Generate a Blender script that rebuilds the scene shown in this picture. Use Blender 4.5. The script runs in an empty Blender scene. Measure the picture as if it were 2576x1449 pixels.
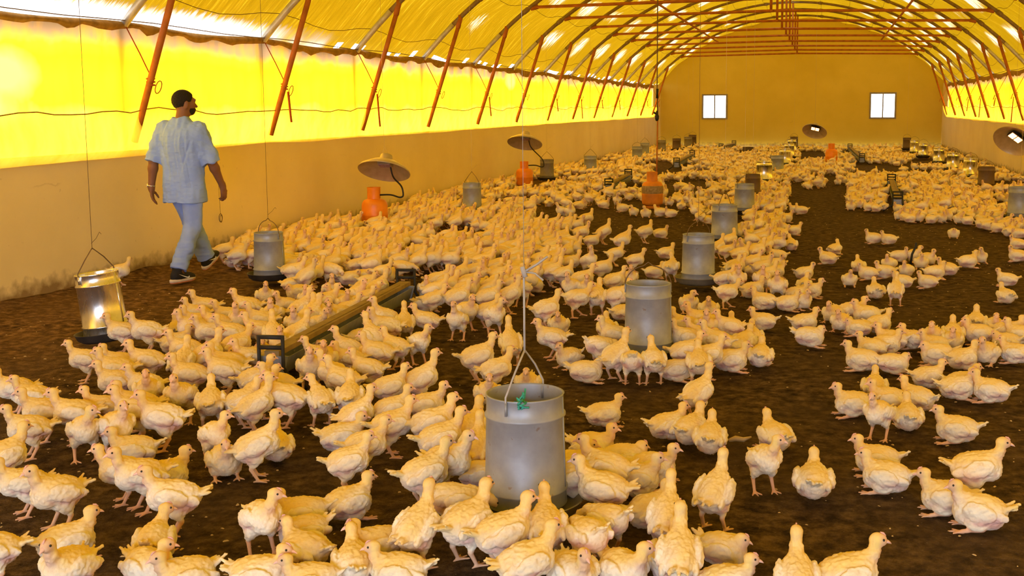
import bpy, math, random
import numpy as np

# ------------------------------------------------------------------ camera, sky, sun, exposure
SC = bpy.context.scene
COL = SC.collection
W, H = 2576.0, 1449.0
FPX, PITCH, YAW, ROLL, PPX, PPY, EYE = 2860.25, 0.1179, 0.2119, -0.0027, 1466.8, 606.0, 1.6
fw = np.array([-math.sin(YAW) * math.cos(PITCH), math.cos(YAW) * math.cos(PITCH), -math.sin(PITCH)])
r0 = np.array([math.cos(YAW), math.sin(YAW), 0.0])
u0 = np.cross(r0, fw)
rt = r0 * math.cos(ROLL) + u0 * math.sin(ROLL)
up = -r0 * math.sin(ROLL) + u0 * math.cos(ROLL)
from mathutils import Matrix, Vector
cam_data = bpy.data.cameras.new('camera')
cam = bpy.data.objects.new('camera', cam_data)
COL.objects.link(cam)
M = Matrix.Identity(4)
for i in range(3):
    M[i][0], M[i][1], M[i][2] = rt[i], up[i], -fw[i]
M[2][3] = EYE
cam.matrix_world = M
cam_data.sensor_fit = 'HORIZONTAL'
cam_data.sensor_width = 36.0
cam_data.lens = FPX / W * 36.0
cam_data.shift_x = (W / 2 - PPX) / W
cam_data.shift_y = (PPY - H / 2) / W
cam_data.clip_end = 400
SC.camera = cam

world = bpy.data.worlds.new('overcast_sky')
SC.world = world
world.use_nodes = True
wn = world.node_tree
wn.nodes.clear()
w_out = wn.nodes.new('ShaderNodeOutputWorld')
w_bg = wn.nodes.new('ShaderNodeBackground')
w_tc = wn.nodes.new('ShaderNodeTexCoord')
w_sep = wn.nodes.new('ShaderNodeSeparateXYZ')
w_rmp = wn.nodes.new('ShaderNodeValToRGB')
w_rmp.color_ramp.elements[0].position = 0.46
w_rmp.color_ramp.elements[0].color = (0.42, 0.38, 0.31, 1)
w_rmp.color_ramp.elements[1].position = 0.52
w_rmp.color_ramp.elements[1].color = (0.88, 0.98, 1.28, 1)
w_map = wn.nodes.new('ShaderNodeMapRange')
w_map.inputs['From Min'].default_value = -1
w_map.inputs['From Max'].default_value = 1
wn.links.new(w_tc.outputs['Generated'], w_sep.inputs[0])
wn.links.new(w_sep.outputs['Z'], w_map.inputs['Value'])
wn.links.new(w_map.outputs['Result'], w_rmp.inputs['Fac'])
wn.links.new(w_rmp.outputs['Color'], w_bg.inputs['Color'])
w_bg.inputs['Strength'].default_value = 5.0
wn.links.new(w_bg.outputs[0], w_out.inputs[0])

sun_data = bpy.data.lights.new('sun', 'SUN')
sun_data.energy = 2.0
sun_data.angle = math.radians(50)
sun_data.color = (1.0, 0.95, 0.86)
sun = bpy.data.objects.new('sun', sun_data)
COL.objects.link(sun)
sun.location = (-20, 20, 20)
sun.rotation_euler = Vector((0.80, -0.25, -0.62)).to_track_quat('-Z', 'Y').to_euler()

SC.view_settings.view_transform = 'Standard'
SC.view_settings.look = 'None'
SC.view_settings.gamma = 1.0
SC.view_settings.use_curve_mapping = False
SC.view_settings.exposure = 0.8
cy = SC.cycles
cy.max_bounces = 10
cy.diffuse_bounces = 7
cy.glossy_bounces = 3
cy.transmission_bounces = 6
cy.transparent_max_bounces = 10
cy.caustics_reflective = False
cy.caustics_refractive = False
cy.sample_clamp_indirect = 6.0
cy.use_denoising = True

# ------------------------------------------------------------------ helpers
rng = np.random.default_rng(7)
random.seed(7)


def ray(q):
    return fw + rt * (q[0] - PPX) / FPX - up * (q[1] - PPY) / FPX


def on_z(q, z=0.0):
    d = ray(q)
    return np.array([0, 0, EYE]) + d * ((z - EYE) / d[2])


def on_y(q, y):
    d = ray(q)
    return np.array([0, 0, EYE]) + d * (y / d[1])


def on_x(q, x):
    d = ray(q)
    return np.array([0, 0, EYE]) + d * (x / d[0])


def to_px(P):
    d = np.asarray(P, float) - np.array([0, 0, EYE])
    z = d @ fw
    return np.array([PPX + FPX * (d @ rt) / z, PPY - FPX * (d @ up) / z])


def hash3(i, j, k, s):
    n = (i * 374761393 + j * 668265263 + k * 2147483647 + s * 1274126177) & 0xFFFFFFFF
    n = ((n ^ (n >> 13)) * 1274126177) & 0xFFFFFFFF
    n = (n ^ (n >> 16)) & 0xFFFFFFFF
    return n.astype(np.float64) / 4294967295.0


def vnoise(P, s=0):
    """value noise in -1..1 at points P (n,3)"""
    P = np.asarray(P, float)
    b = np.floor(P).astype(np.int64)
    f = P - b
    f = f * f * (3 - 2 * f)
    out = 0
    for dx in (0, 1):
        for dy in (0, 1):
            for dz in (0, 1):
                h = hash3(b[:, 0] + dx, b[:, 1] + dy, b[:, 2] + dz, s)
                w = (f[:, 0] if dx else 1 - f[:, 0]) * (f[:, 1] if dy else 1 - f[:, 1]) * (f[:, 2] if dz else 1 - f[:, 2])
                out = out + h * w
    return out * 2 - 1


class MB:
    """collects shapes into one mesh"""

    def __init__(s):
        s.v, s.f, s.n = [], [], 0

    def add(s, v, f):
        v = np.asarray(v, float).reshape(-1, 3)
        s.v.append(v)
        s.f += [tuple(int(i) + s.n for i in q) for q in f]
        s.n += len(v)
        return s

    def box(s, a, b):
        x0, y0, z0 = a
        x1, y1, z1 = b
        v = [(x, y, z) for x in (x0, x1) for y in (y0, y1) for z in (z0, z1)]
        return s.add(v, [(0, 1, 3, 2), (4, 6, 7, 5), (0, 4, 5, 1), (2, 3, 7, 6), (0, 2, 6, 4), (1, 5, 7, 3)])

    def tube(s, pts, r, seg=8, cap=True):
        P = np.asarray(pts, float)
        n = len(P)
        R = np.full(n, r, float) if np.isscalar(r) else np.asarray(r, float)
        T = np.gradient(P, axis=0)
        T /= np.linalg.norm(T, axis=1)[:, None] + 1e-12
        ref = np.array([0.0, 0, 1]) if abs(T[0][2]) < 0.9 else np.array([1.0, 0, 0])
        V = []
        a = np.linspace(0, 2 * math.pi, seg, endpoint=False)
        for i in range(n):
            nx = np.cross(ref, T[i])
            nx /= np.linalg.norm(nx) + 1e-12
            ny = np.cross(T[i], nx)
            ref = np.cross(T[i], nx) if False else ref - T[i] * (ref @ T[i])
            if np.linalg.norm(ref) < 1e-3:
                ref = ny
            ref = ref / np.linalg.norm(ref)
            V.append(P[i] + R[i] * (np.cos(a)[:, None] * nx + np.sin(a)[:, None] * ny))
        F = []
        for i in range(n - 1):
            for j in range(seg):
                k = (j + 1) % seg
                F.append((i * seg + j, i * seg + k, (i + 1) * seg + k, (i + 1) * seg + j))
        if cap:
            F.append(tuple(range(seg))[::-1])
            F.append(tuple((n - 1) * seg + j for j in range(seg)))
        return s.add(np.concatenate(V), F)

    def lathe(s, prof, seg=32, M=None):
        """prof: list of (r, z)"""
        a = np.linspace(0, 2 * math.pi, seg, endpoint=False)
        V, F, rows = [], [], []
        n = 0
        for r, z in prof:
            if r < 1e-6:
                V.append([(0, 0, z)])
                rows.append([n])
                n += 1
            else:
                V.append(np.stack([r * np.cos(a), r * np.sin(a), np.full(seg, z)], 1))
                rows.append(list(range(n, n + seg)))
                n += seg
        for A, B in zip(rows[:-1], rows[1:]):
            for j in range(seg):
                k = (j + 1) % seg
                if len(A) == 1 and len(B) == 1:
                    continue
                if len(A) == 1:
                    F.append((A[0], B[j], B[k])[::-1])
                elif len(B) == 1:
                    F.append((A[j], A[k], B[0]))
                else:
                    F.append((A[j], A[k], B[k], B[j]))
        V = np.concatenate([np.asarray(x, float).reshape(-1, 3) for x in V])
        if M is not None:
            V = V @ np.asarray(M)[:3, :3].T + np.asarray(M)[:3, 3]
        return s.add(V, F)

    def bar(s, a, b, w, h):
        """rectangular bar from a to b"""
        a = np.asarray(a, float)
        b = np.asarray(b, float)
        t = (b - a) / np.linalg.norm(b - a)
        ref = np.array([0, 0, 1.0]) if abs(t[2]) < 0.9 else np.array([1.0, 0, 0])
        x = np.cross(t, ref)
        x /= np.linalg.norm(x)
        y = np.cross(x, t)
        v = [p + x * sx * w / 2 + y * sy * h / 2 for p in (a, b) for sx, sy in ((-1, -1), (1, -1), (1, 1), (-1, 1))]
        return s.add(v, [(3, 2, 1, 0), (4, 5, 6, 7), (0, 1, 5, 4), (1, 2, 6, 5), (2, 3, 7, 6), (3, 0, 4, 7)])

    def grid(s, P):
        """P (m,n,3) sheet"""
        m, n = P.shape[:2]
        F = [(i * n + j, i * n + j + 1, (i + 1) * n + j + 1, (i + 1) * n + j) for i in range(m - 1) for j in range(n - 1)]
        return s.add(P.reshape(-1, 3), F)

    def mesh(s, name, mat=None, smooth=True):
        me = bpy.data.meshes.new(name)
        me.from_pydata(np.concatenate(s.v).tolist(), [], s.f)
        if smooth:
            me.polygons.foreach_set('use_smooth', np.ones(len(me.polygons), bool))
        me.update()
        if mat:
            me.materials.append(mat)
        return me

    def build(s, name, mat, parent=None, smooth=True, loc=None):
        o = bpy.data.objects.new(name, s.mesh(name, mat, smooth))
        COL.objects.link(o)
        if parent:
            o.parent = parent
        if loc is not None:
            o.location = loc
        return o


def flat_edges(o, ang=35):
    """keeps hard edges hard on a smooth mesh"""
    m = o.modifiers.new('edge_split', 'EDGE_SPLIT')
    m.split_angle = math.radians(ang)
    return o


def tag(o, label=None, cat=None, group=None, kind=None):
    if label:
        o['label'] = label
    if cat:
        o['category'] = cat
    if group:
        o['group'] = group
    if kind:
        o['kind'] = kind
    return o


def empty(name, loc, label, cat, group=None, rz=0.0):
    o = bpy.data.objects.new(name, None)
    COL.objects.link(o)
    o.location = loc
    o.rotation_euler = (0, 0, rz)
    o.empty_display_size = 0.1
    return tag(o, label, cat, group)


# ------------------------------------------------------------------ materials
class NT:
    def __init__(s, name):
        s.m = bpy.data.materials.new(name)
        s.m.use_nodes = True
        s.t = s.m.node_tree
        s.t.nodes.clear()
        s.out = s.t.nodes.new('ShaderNodeOutputMaterial')

    def n(s, kind, **kw):
        nd = s.t.nodes.new('ShaderNode' + kind)
        for k, v in kw.items():
            if k.startswith('_'):
                setattr(nd, k[1:], v)
            else:
                key = int(k[1:]) if k[0] == 'i' and k[1:].isdigit() else k.replace('__', ' ')
                if isinstance(v, bpy.types.NodeSocket):
                    s.t.links.new(v, nd.inputs[key])
                else:
                    nd.inputs[key].default_value = v
        return nd

    def link(s, a, b):
        s.t.links.new(a, b)

    def coords(s, kind='Object', scale=(1, 1, 1)):
        tc = s.n('TexCoord')
        mp = s.n('Mapping', Vector=tc.outputs[kind])
        mp.inputs['Scale'].default_value = scale
        return mp.outputs[0]

    def noise(s, vec, scale, detail=4, rough=0.55):
        return s.n('TexNoise', Vector=vec, Scale=scale, Detail=detail, Roughness=rough).outputs[0]

    def ramp(s, fac, stops):
        nd = s.n('ValToRGB', Fac=fac)
        el = nd.color_ramp.elements
        while len(el) < len(stops):
            el.new(0.5)
        for e, (p, c) in zip(el, stops):
            e.position = p
            e.color = c if len(c) == 4 else (*c, 1)
        return nd.outputs[0]

    def mix(s, fac, a, b, mode='MIX'):
        nd = s.t.nodes.new('ShaderNodeMix')
        nd.data_type = 'RGBA'
        nd.blend_type = mode
        for i, v in ((0, fac), (6, a), (7, b)):
            if isinstance(v, bpy.types.NodeSocket):
                s.t.links.new(v, nd.inputs[i])
            else:
                nd.inputs[i].default_value = v if i == 0 else ((*v, 1) if len(v) == 3 else v)
        return nd.outputs[2]

    def math(s, op, a, b=0.0):
        nd = s.n('Math', _operation=op)
        for i, v in ((0, a), (1, b)):
            if isinstance(v, bpy.types.NodeSocket):
                s.t.links.new(v, nd.inputs[i])
            else:
                nd.inputs[i].default_value = v
        return nd.outputs[0]

    def bump(s, h, strength=0.3, dist=0.01):
        return s.n('Bump', Height=h, Strength=strength, Distance=dist).outputs[0]

    def principled(s, color, rough=0.6, metal=0.0, normal=None, spec=0.3):
        b = s.n('BsdfPrincipled')
        for k, v in (('Base Color', color), ('Roughness', rough), ('Metallic', metal), ('Normal', normal), ('Specular IOR Level', spec)):
            if v is None:
                continue
            if isinstance(v, bpy.types.NodeSocket):
                s.t.links.new(v, b.inputs[k])
            else:
                b.inputs[k].default_value = (*v, 1) if isinstance(v, tuple) and len(v) == 3 else v
        return b.outputs[0]

    def done(s, shader):
        s.t.links.new(shader, s.out.inputs[0])
        return s.m


def plain(name, c, rough=0.6, metal=0.0, var=0.12, scale=20, bump=0.0, spec=0.3):
    t = NT(name)
    v = t.coords()
    nz = t.noise(v, scale, 4)
    d = tuple(x * (1 - var) for x in c)
    l = tuple(min(1, x * (1 + var)) for x in c)
    col = t.ramp(nz, [(0.3, d), (0.7, l)])
    nm = t.bump(nz, bump, 0.01) if bump else None
    return t.done(t.principled(col, rough, metal, nm, spec))


def wall_mat(name='painted_block_wall', ca=(0.80, 0.65, 0.30), cb=(0.90, 0.76, 0.38)):
    t = NT(name)
    v = t.coords()
    big = t.noise(v, 0.7, 4)
    fine = t.noise(v, 9, 5)
    col = t.ramp(big, [(0.3, ca), (0.7, cb)])
    spots = t.ramp(t.noise(v, 14, 2), [(0.70, (0, 0, 0)), (0.76, (1, 1, 1))])
    col = t.mix(t.math('MULTIPLY', spots, 0.25), col, (0.35, 0.25, 0.12))
    tc = t.n('TexCoord')
    sep = t.n('SeparateXYZ', Vector=tc.outputs['Object'])
    # splashed litter along the foot of the wall
    hgt = t.math('ADD', sep.outputs[2], t.math('MULTIPLY', t.math('SUBTRACT', fine, 0.5), -0.28))
    hgt = t.math('ADD', hgt, t.math('MULTIPLY', t.math('SUBTRACT', big, 0.5), -0.12))
    dirt = t.ramp(hgt, [(0.03, (1, 1, 1)), (0.16, (0, 0, 0))])
    col = t.mix(t.math('MULTIPLY', dirt, 0.85), col, (0.20, 0.11, 0.04))
    # rust streak band under the curtain
    band = t.ramp(t.math('ADD', sep.outputs[2], t.math('MULTIPLY', fine, 0.1)), [(0.98, (0, 0, 0)), (1.02, (1, 1, 1)), (1.05, (0, 0, 0))])
    streak = t.ramp(t.noise(t.coords('Object', (1, 0.35, 1)), 3.0, 4), [(0.60, (0, 0, 0)), (0.72, (1, 1, 1))])
    col = t.mix(t.math('MULTIPLY', t.math('MULTIPLY', band, streak), 0.5), col, (0.30, 0.17, 0.06))
    nm = t.bump(fine, 0.25, 0.01)
    return t.done(t.principled(col, 0.8, 0, nm, 0.2))


def litter_mat():
    t = NT('dirt_litter')
    v = t.coords()
    a = t.noise(v, 1.3, 5)
    b = t.noise(v, 13, 6, 0.7)
    c = t.noise(v, 60, 4, 0.7)
    col = t.ramp(b, [(0.36, (0.024, 0.014, 0.007)), (0.5, (0.095, 0.057, 0.028)), (0.66, (0.22, 0.14, 0.065))])
    col = t.mix(t.ramp(a, [(0.35, (0, 0, 0)), (0.65, (0.55, 0.55, 0.55))]), col, (0.10, 0.062, 0.03))
    tc = t.n('TexCoord')
    sx = t.n('SeparateXYZ', Vector=tc.outputs['Object'])
    # brighter light on the floor along the left wall, put into the colour
    left_lit = t.ramp(t.math('MULTIPLY', t.math('ADD', t.math('ADD', sx.outputs[0], 6.6), t.math('MULTIPLY', a, 1.2)), 0.3), [(0.45, (1, 1, 1)), (0.95, (0, 0, 0))])
    col = t.mix(t.math('MULTIPLY', left_lit, 0.55), col, t.mix(1.0, col, (2.6, 2.3, 1.8), 'MULTIPLY'))
    vor = t.n('TexVoronoi', Vector=t.coords('Object', (1, 1.6, 1)), Scale=38.0)
    sp = t.ramp(vor.outputs['Distance'], [(0.06, (1, 1, 1)), (0.14, (0, 0, 0))])
    pick = t.ramp(t.noise(v, 25, 1), [(0.60, (0, 0, 0)), (0.66, (1, 1, 1))])
    col = t.mix(t.math('MULTIPLY', t.math('MULTIPLY', sp, pick), 0.8), col, (0.42, 0.30, 0.16))
    h = t.math('ADD', t.math('MULTIPLY', b, 1.0), t.math('MULTIPLY', c, 0.5))
    nm = t.bump(h, 1.0, 0.05)
    return t.done(t.principled(col, 0.95, 0, nm, 0.1))


GLOW_SPOTS = [(8.2, 0.70, 0.24), (7.9, 0.40, 0.2), (12.6, 0.22, 0.16), (23.4, 0.93, 0.20), (17.2, 0.10, 0.12)]      # daylight glow painted into the left film's colour: along, up, size


def curtain_mat():
    """yellow film: pale single layer at the top, deep yellow below"""
    t = NT('yellow_film')
    tc = t.n('TexCoord')
    sep = t.n('SeparateXYZ', Vector=tc.outputs['Object'])
    v = t.coords()
    n1 = t.noise(v, 1.6, 4)
    n2 = t.noise(t.coords('Object', (1, 1, 0.25)), 5, 4)
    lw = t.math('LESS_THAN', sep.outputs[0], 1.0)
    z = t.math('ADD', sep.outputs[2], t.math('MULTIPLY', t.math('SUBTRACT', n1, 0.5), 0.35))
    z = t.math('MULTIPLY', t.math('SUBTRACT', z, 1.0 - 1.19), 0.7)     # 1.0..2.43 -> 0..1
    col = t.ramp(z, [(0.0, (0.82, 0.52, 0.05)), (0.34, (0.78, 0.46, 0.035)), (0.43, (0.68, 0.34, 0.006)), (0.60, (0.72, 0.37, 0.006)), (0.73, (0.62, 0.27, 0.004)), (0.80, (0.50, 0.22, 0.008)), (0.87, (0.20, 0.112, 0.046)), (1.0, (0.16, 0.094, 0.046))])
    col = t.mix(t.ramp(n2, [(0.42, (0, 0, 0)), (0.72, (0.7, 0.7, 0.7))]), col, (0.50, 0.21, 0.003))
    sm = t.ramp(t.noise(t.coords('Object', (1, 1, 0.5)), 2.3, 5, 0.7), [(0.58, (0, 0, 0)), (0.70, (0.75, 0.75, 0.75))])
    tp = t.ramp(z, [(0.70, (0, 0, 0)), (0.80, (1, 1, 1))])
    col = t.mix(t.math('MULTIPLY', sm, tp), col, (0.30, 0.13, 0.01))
    for wy, wz, wr in GLOW_SPOTS:
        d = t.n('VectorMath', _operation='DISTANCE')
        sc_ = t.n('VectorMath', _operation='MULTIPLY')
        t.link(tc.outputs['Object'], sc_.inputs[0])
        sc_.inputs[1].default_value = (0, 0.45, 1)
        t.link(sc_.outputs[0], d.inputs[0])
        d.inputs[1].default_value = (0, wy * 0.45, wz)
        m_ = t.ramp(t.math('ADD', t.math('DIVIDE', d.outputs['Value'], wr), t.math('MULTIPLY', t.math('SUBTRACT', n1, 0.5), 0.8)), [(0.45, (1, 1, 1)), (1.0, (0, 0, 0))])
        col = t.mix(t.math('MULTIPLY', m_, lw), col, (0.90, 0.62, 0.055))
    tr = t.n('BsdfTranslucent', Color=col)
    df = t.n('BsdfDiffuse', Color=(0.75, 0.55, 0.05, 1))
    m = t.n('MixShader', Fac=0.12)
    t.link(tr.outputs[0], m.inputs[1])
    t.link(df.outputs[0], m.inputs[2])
    return t.done(m.outputs[0])


def flap_mat():
    t = NT('clear_film')
    v = t.coords('Object', (1, 1, 0.4))
    n = t.noise(v, 6, 4)
    col = t.ramp(n, [(0.35, (0.92, 0.76, 0.34)), (0.7, (0.97, 0.92, 0.66))])
    tr = t.n('BsdfTranslucent', Color=col)
    tp = t.n('BsdfTransparent', Color=(1, 0.95, 0.62, 1))
    m = t.n('MixShader', Fac=0.42)
    t.link(tr.outputs[0], m.inputs[1])
    t.link(tp.outputs[0], m.inputs[2])
    return t.done(m.outputs[0])


def membrane_mat():
    t = NT('roof_film')
    tc = t.n('TexCoord')
    sep = t.n('SeparateXYZ', Vector=tc.outputs['Object'])
    v = t.coords()
    big = t.noise(v, 0.6, 3)
    # creases across the bay, thin along the house
    cr = t.noise(t.coords('Object', (1.2, 14, 1.2)), 1.6, 5, 0.6)
    cr2 = t.noise(t.coords('Object', (2.0, 26, 2.0)), 1.4, 3, 0.6)
    dif = t.ramp(big, [(0.3, (0.20, 0.120, 0.005)), (0.7, (0.25, 0.150, 0.007))])
    # paler, more translucent patches: middle of each bay, between two wires
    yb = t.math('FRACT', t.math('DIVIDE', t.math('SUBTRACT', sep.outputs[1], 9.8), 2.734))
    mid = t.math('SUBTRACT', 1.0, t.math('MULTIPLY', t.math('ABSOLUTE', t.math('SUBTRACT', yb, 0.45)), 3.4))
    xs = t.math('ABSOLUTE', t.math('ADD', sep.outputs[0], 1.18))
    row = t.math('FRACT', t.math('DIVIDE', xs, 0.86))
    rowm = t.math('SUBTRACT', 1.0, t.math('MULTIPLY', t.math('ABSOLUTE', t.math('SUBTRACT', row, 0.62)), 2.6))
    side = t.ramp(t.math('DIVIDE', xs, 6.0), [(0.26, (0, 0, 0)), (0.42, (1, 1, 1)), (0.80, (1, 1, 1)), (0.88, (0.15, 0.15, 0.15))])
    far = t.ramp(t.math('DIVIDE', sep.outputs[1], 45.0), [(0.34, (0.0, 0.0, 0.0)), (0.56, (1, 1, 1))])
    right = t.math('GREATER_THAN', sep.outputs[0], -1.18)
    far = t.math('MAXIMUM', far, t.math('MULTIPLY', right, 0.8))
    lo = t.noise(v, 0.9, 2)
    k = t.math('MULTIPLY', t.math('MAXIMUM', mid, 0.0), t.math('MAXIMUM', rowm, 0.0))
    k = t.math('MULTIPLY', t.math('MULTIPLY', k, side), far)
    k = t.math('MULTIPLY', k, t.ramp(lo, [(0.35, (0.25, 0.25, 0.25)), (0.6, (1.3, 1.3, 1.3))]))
    pale_patch = t.ramp(t.math('MULTIPLY', k, t.math('ADD', t.math('MULTIPLY', cr2, 6.5), -2.6)), [(0.22, (0, 0, 0)), (0.55, (1, 1, 1))])
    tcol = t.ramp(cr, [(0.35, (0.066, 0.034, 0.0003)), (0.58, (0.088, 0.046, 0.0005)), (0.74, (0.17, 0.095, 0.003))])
    tcol = t.mix(pale_patch, tcol, (0.30, 0.25, 0.13))
    # paler film along the left eave in the nearest bays
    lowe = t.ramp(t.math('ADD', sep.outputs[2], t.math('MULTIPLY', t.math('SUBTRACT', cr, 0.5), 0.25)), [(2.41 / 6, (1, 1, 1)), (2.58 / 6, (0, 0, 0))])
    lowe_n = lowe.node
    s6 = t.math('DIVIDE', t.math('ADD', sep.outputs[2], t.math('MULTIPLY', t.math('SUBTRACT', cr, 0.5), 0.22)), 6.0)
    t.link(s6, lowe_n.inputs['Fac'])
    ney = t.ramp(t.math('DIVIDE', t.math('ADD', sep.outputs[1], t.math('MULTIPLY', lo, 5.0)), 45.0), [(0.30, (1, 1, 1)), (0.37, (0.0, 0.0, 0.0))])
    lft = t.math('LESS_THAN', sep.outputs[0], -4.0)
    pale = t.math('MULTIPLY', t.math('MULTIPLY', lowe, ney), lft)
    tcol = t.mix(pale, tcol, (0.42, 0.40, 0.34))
    nm = t.bump(cr, 0.5, 0.05)
    tr = t.n('BsdfTranslucent', Color=tcol)
    df = t.n('BsdfDiffuse', Color=dif, Normal=nm)
    gl = t.n('BsdfGlossy', Color=(0.8, 0.7, 0.45, 1), Roughness=0.35, Normal=nm)
    a = t.n('AddShader')
    t.link(tr.outputs[0], a.inputs[0])
    m = t.n('MixShader', Fac=0.045)
    t.link(df.outputs[0], m.inputs[1])
    t.link(gl.outputs[0], m.inputs[2])
    t.link(m.outputs[0], a.inputs[1])
    return t.done(a.outputs[0])


def galv_mat(name, c, rough, metal, streak=0.2):
    t = NT(name)
    v = t.coords()
    n = t.noise(v, 14, 5)
    n2 = t.noise(t.coords('Object', (6, 6, 1)), 4, 4)
    col = t.mix(t.ramp(n, [(0.35, (0, 0, 0)), (0.7, (1, 1, 1))]), tuple(x * 0.78 for x in c), c)
    rust = t.ramp(t.noise(v, 26, 3), [(0.68, (0, 0, 0)), (0.74, (1, 1, 1))])
    col = t.mix(t.math('MULTIPLY', rust, streak), col, (0.20, 0.12, 0.06))
    r = t.math('ADD', t.math('MULTIPLY', n2, 0.25), rough - 0.12)
    return t.done(t.principled(col, r, metal, t.bump(n, 0.08, 0.005), 0.5))


def chick_mat():
    t = NT('feathers')
    ca = t.n('VertexColor', _layer_name='Col')
    oi = t.n('ObjectInfo')
    v = t.coords('Object', (55, 110, 70))
    n = t.noise(v, 1.0, 5, 0.65)
    n2 = t.noise(t.coords('Object'), 28, 3)
    col = t.mix(t.math('MULTIPLY', oi.outputs['Random'], 0.22), ca.outputs['Color'], (0.80, 0.66, 0.36))
    col = t.mix(t.ramp(n, [(0.30, (0.22, 0.22, 0.22)), (0.50, (0, 0, 0))]), col, (0.55, 0.36, 0.18))
    col = t.mix(t.ramp(n2, [(0.33, (0.28, 0.28, 0.28)), (0.5, (0, 0, 0))]), col, (0.62, 0.42, 0.26))
    nm = t.bump(n, 0.4, 0.004)
    return t.done(t.principled(col, 0.85, 0, nm, 0.15))


MAT = {}
MAT['wall'] = wall_mat()
MAT['wall_yellow_lit'] = wall_mat('yellow_lit_wall', (0.70, 0.53, 0.075), (0.78, 0.60, 0.10))  # same cream paint with the far end's yellow light put into its colour
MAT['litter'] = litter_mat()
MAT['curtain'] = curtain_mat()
MAT['flap'] = flap_mat()
MAT['roof'] = membrane_mat()
MAT['hem'] = plain('folded_hem', (0.36, 0.21, 0.05), 0.9, 0, 0.3, 12)
MAT['hoop'] = plain('hoop_steel', (0.23, 0.155, 0.085), 0.55, 0.2, 0.25, 6)
MAT['galv_pipe'] = plain('galvanized_pipe', (0.55, 0.52, 0.47), 0.45, 0.5, 0.2, 8)
MAT['oxide'] = plain('red_oxide_pipe', (0.40, 0.125, 0.018), 0.6, 0, 0.25, 8)
MAT['wire'] = plain('wire', (0.16, 0.10, 0.05), 0.6, 0.3, 0.1)
MAT['pale_cord'] = plain('pale_cord', (0.60, 0.47, 0.26), 0.8, 0, 0.1)
MAT['grey_cord'] = plain('grey_cord', (0.42, 0.40, 0.38), 0.8, 0, 0.1)
MAT['rope'] = plain('red_rope', (0.42, 0.085, 0.02), 0.9, 0, 0.2, 40)
MAT['dull'] = galv_mat('dull_galvanized', (0.335, 0.355, 0.375), 0.48, 0.32, 0.6)
MAT['shiny'] = galv_mat('bright_galvanized', (0.82, 0.80, 0.74), 0.27, 0.95, 0.05)
MAT['drab'] = galv_mat('drab_plastic', (0.24, 0.21, 0.15), 0.6, 0.1, 0.2)
MAT['brown'] = galv_mat('brown_plastic', (0.14, 0.085, 0.045), 0.6, 0.0, 0.2)
MAT['pan'] = plain('black_pan', (0.045, 0.038, 0.032), 0.6, 0, 0.3, 9)
MAT['feed'] = plain('feed_mash', (0.34, 0.22, 0.08), 0.95, 0, 0.3, 60, 0.5)
MAT['orange'] = plain('orange_paint', (0.78, 0.235, 0.008), 0.42, 0, 0.12, 7, 0, 0.5)
MAT['orange_dirty'] = plain('soiled_orange_paint', (0.62, 0.215, 0.02), 0.6, 0, 0.25, 5)
MAT['mud'] = plain('caked_mud', (0.28, 0.19, 0.075), 0.9, 0, 0.3, 30)
MAT['black'] = plain('black_rubber', (0.018, 0.016, 0.014), 0.5, 0, 0.2)
MAT['iron'] = plain('black_iron', (0.025, 0.024, 0.022), 0.6, 0.2, 0.3, 12)
MAT['wood'] = plain('worn_board', (0.27, 0.19, 0.075), 0.8, 0, 0.25, 9, 0.2)
MAT['shade'] = plain('brooder_shade', (0.44, 0.36, 0.20), 0.40, 0.35, 0.15, 10, 0, 0.5)
MAT['burner'] = plain('burner_grid', (0.33, 0.20, 0.22), 0.7, 0, 0.2, 40)
MAT['frame'] = plain('window_frame', (0.30, 0.27, 0.24), 0.6, 0.2, 0.15)
MAT['rag'] = plain('green_twine', (0.05, 0.36, 0.26), 0.9, 0, 0.35, 40)
MAT['straw'] = plain('straw', (0.55, 0.40, 0.18), 0.9)
MAT['chick'] = chick_mat()
MAT['beak'] = plain('beak_horn', (0.78, 0.50, 0.38), 0.5, 0, 0.08)
MAT['eye'] = plain('eye', (0.010, 0.007, 0.006), 0.15, 0, 0.05, 10, 0, 0.6)
MAT['comb'] = plain('comb', (0.74, 0.42, 0.34), 0.6)
tb = NT('glowing_burner')
em = tb.n('Emission', Color=(1.0, 0.30, 0.09, 1), Strength=6.0)
MAT['glow'] = tb.done(em.outputs[0])
tg = NT('window_glass')
g1 = tg.n('BsdfTransparent', Color=(0.92, 0.95, 0.95, 1))
g2 = tg.n('BsdfGlossy', Roughness=0.05)
g3 = tg.n('MixShader', Fac=0.06)
tg.link(g1.outputs[0], g3.inputs[1])
tg.link(g2.outputs[0], g3.inputs[2])
MAT['glass'] = tg.done(g3.outputs[0])

# ------------------------------------------------------------------ the house
XL, XR, CX = -6.57, 4.20, -1.18
YB, YF = -6.0, 45.3
RV, ZV = 7.10, -2.25
HY0, HS = 9.80, 2.734
CTOP, CBOT = 2.38, 1.19


def vault(x, extra=0.0):
    u = np.minimum(np.abs(np.asarray(x, float) - CX), 5.60)
    return ZV + np.sqrt((RV + extra) ** 2 - u ** 2)


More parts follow.
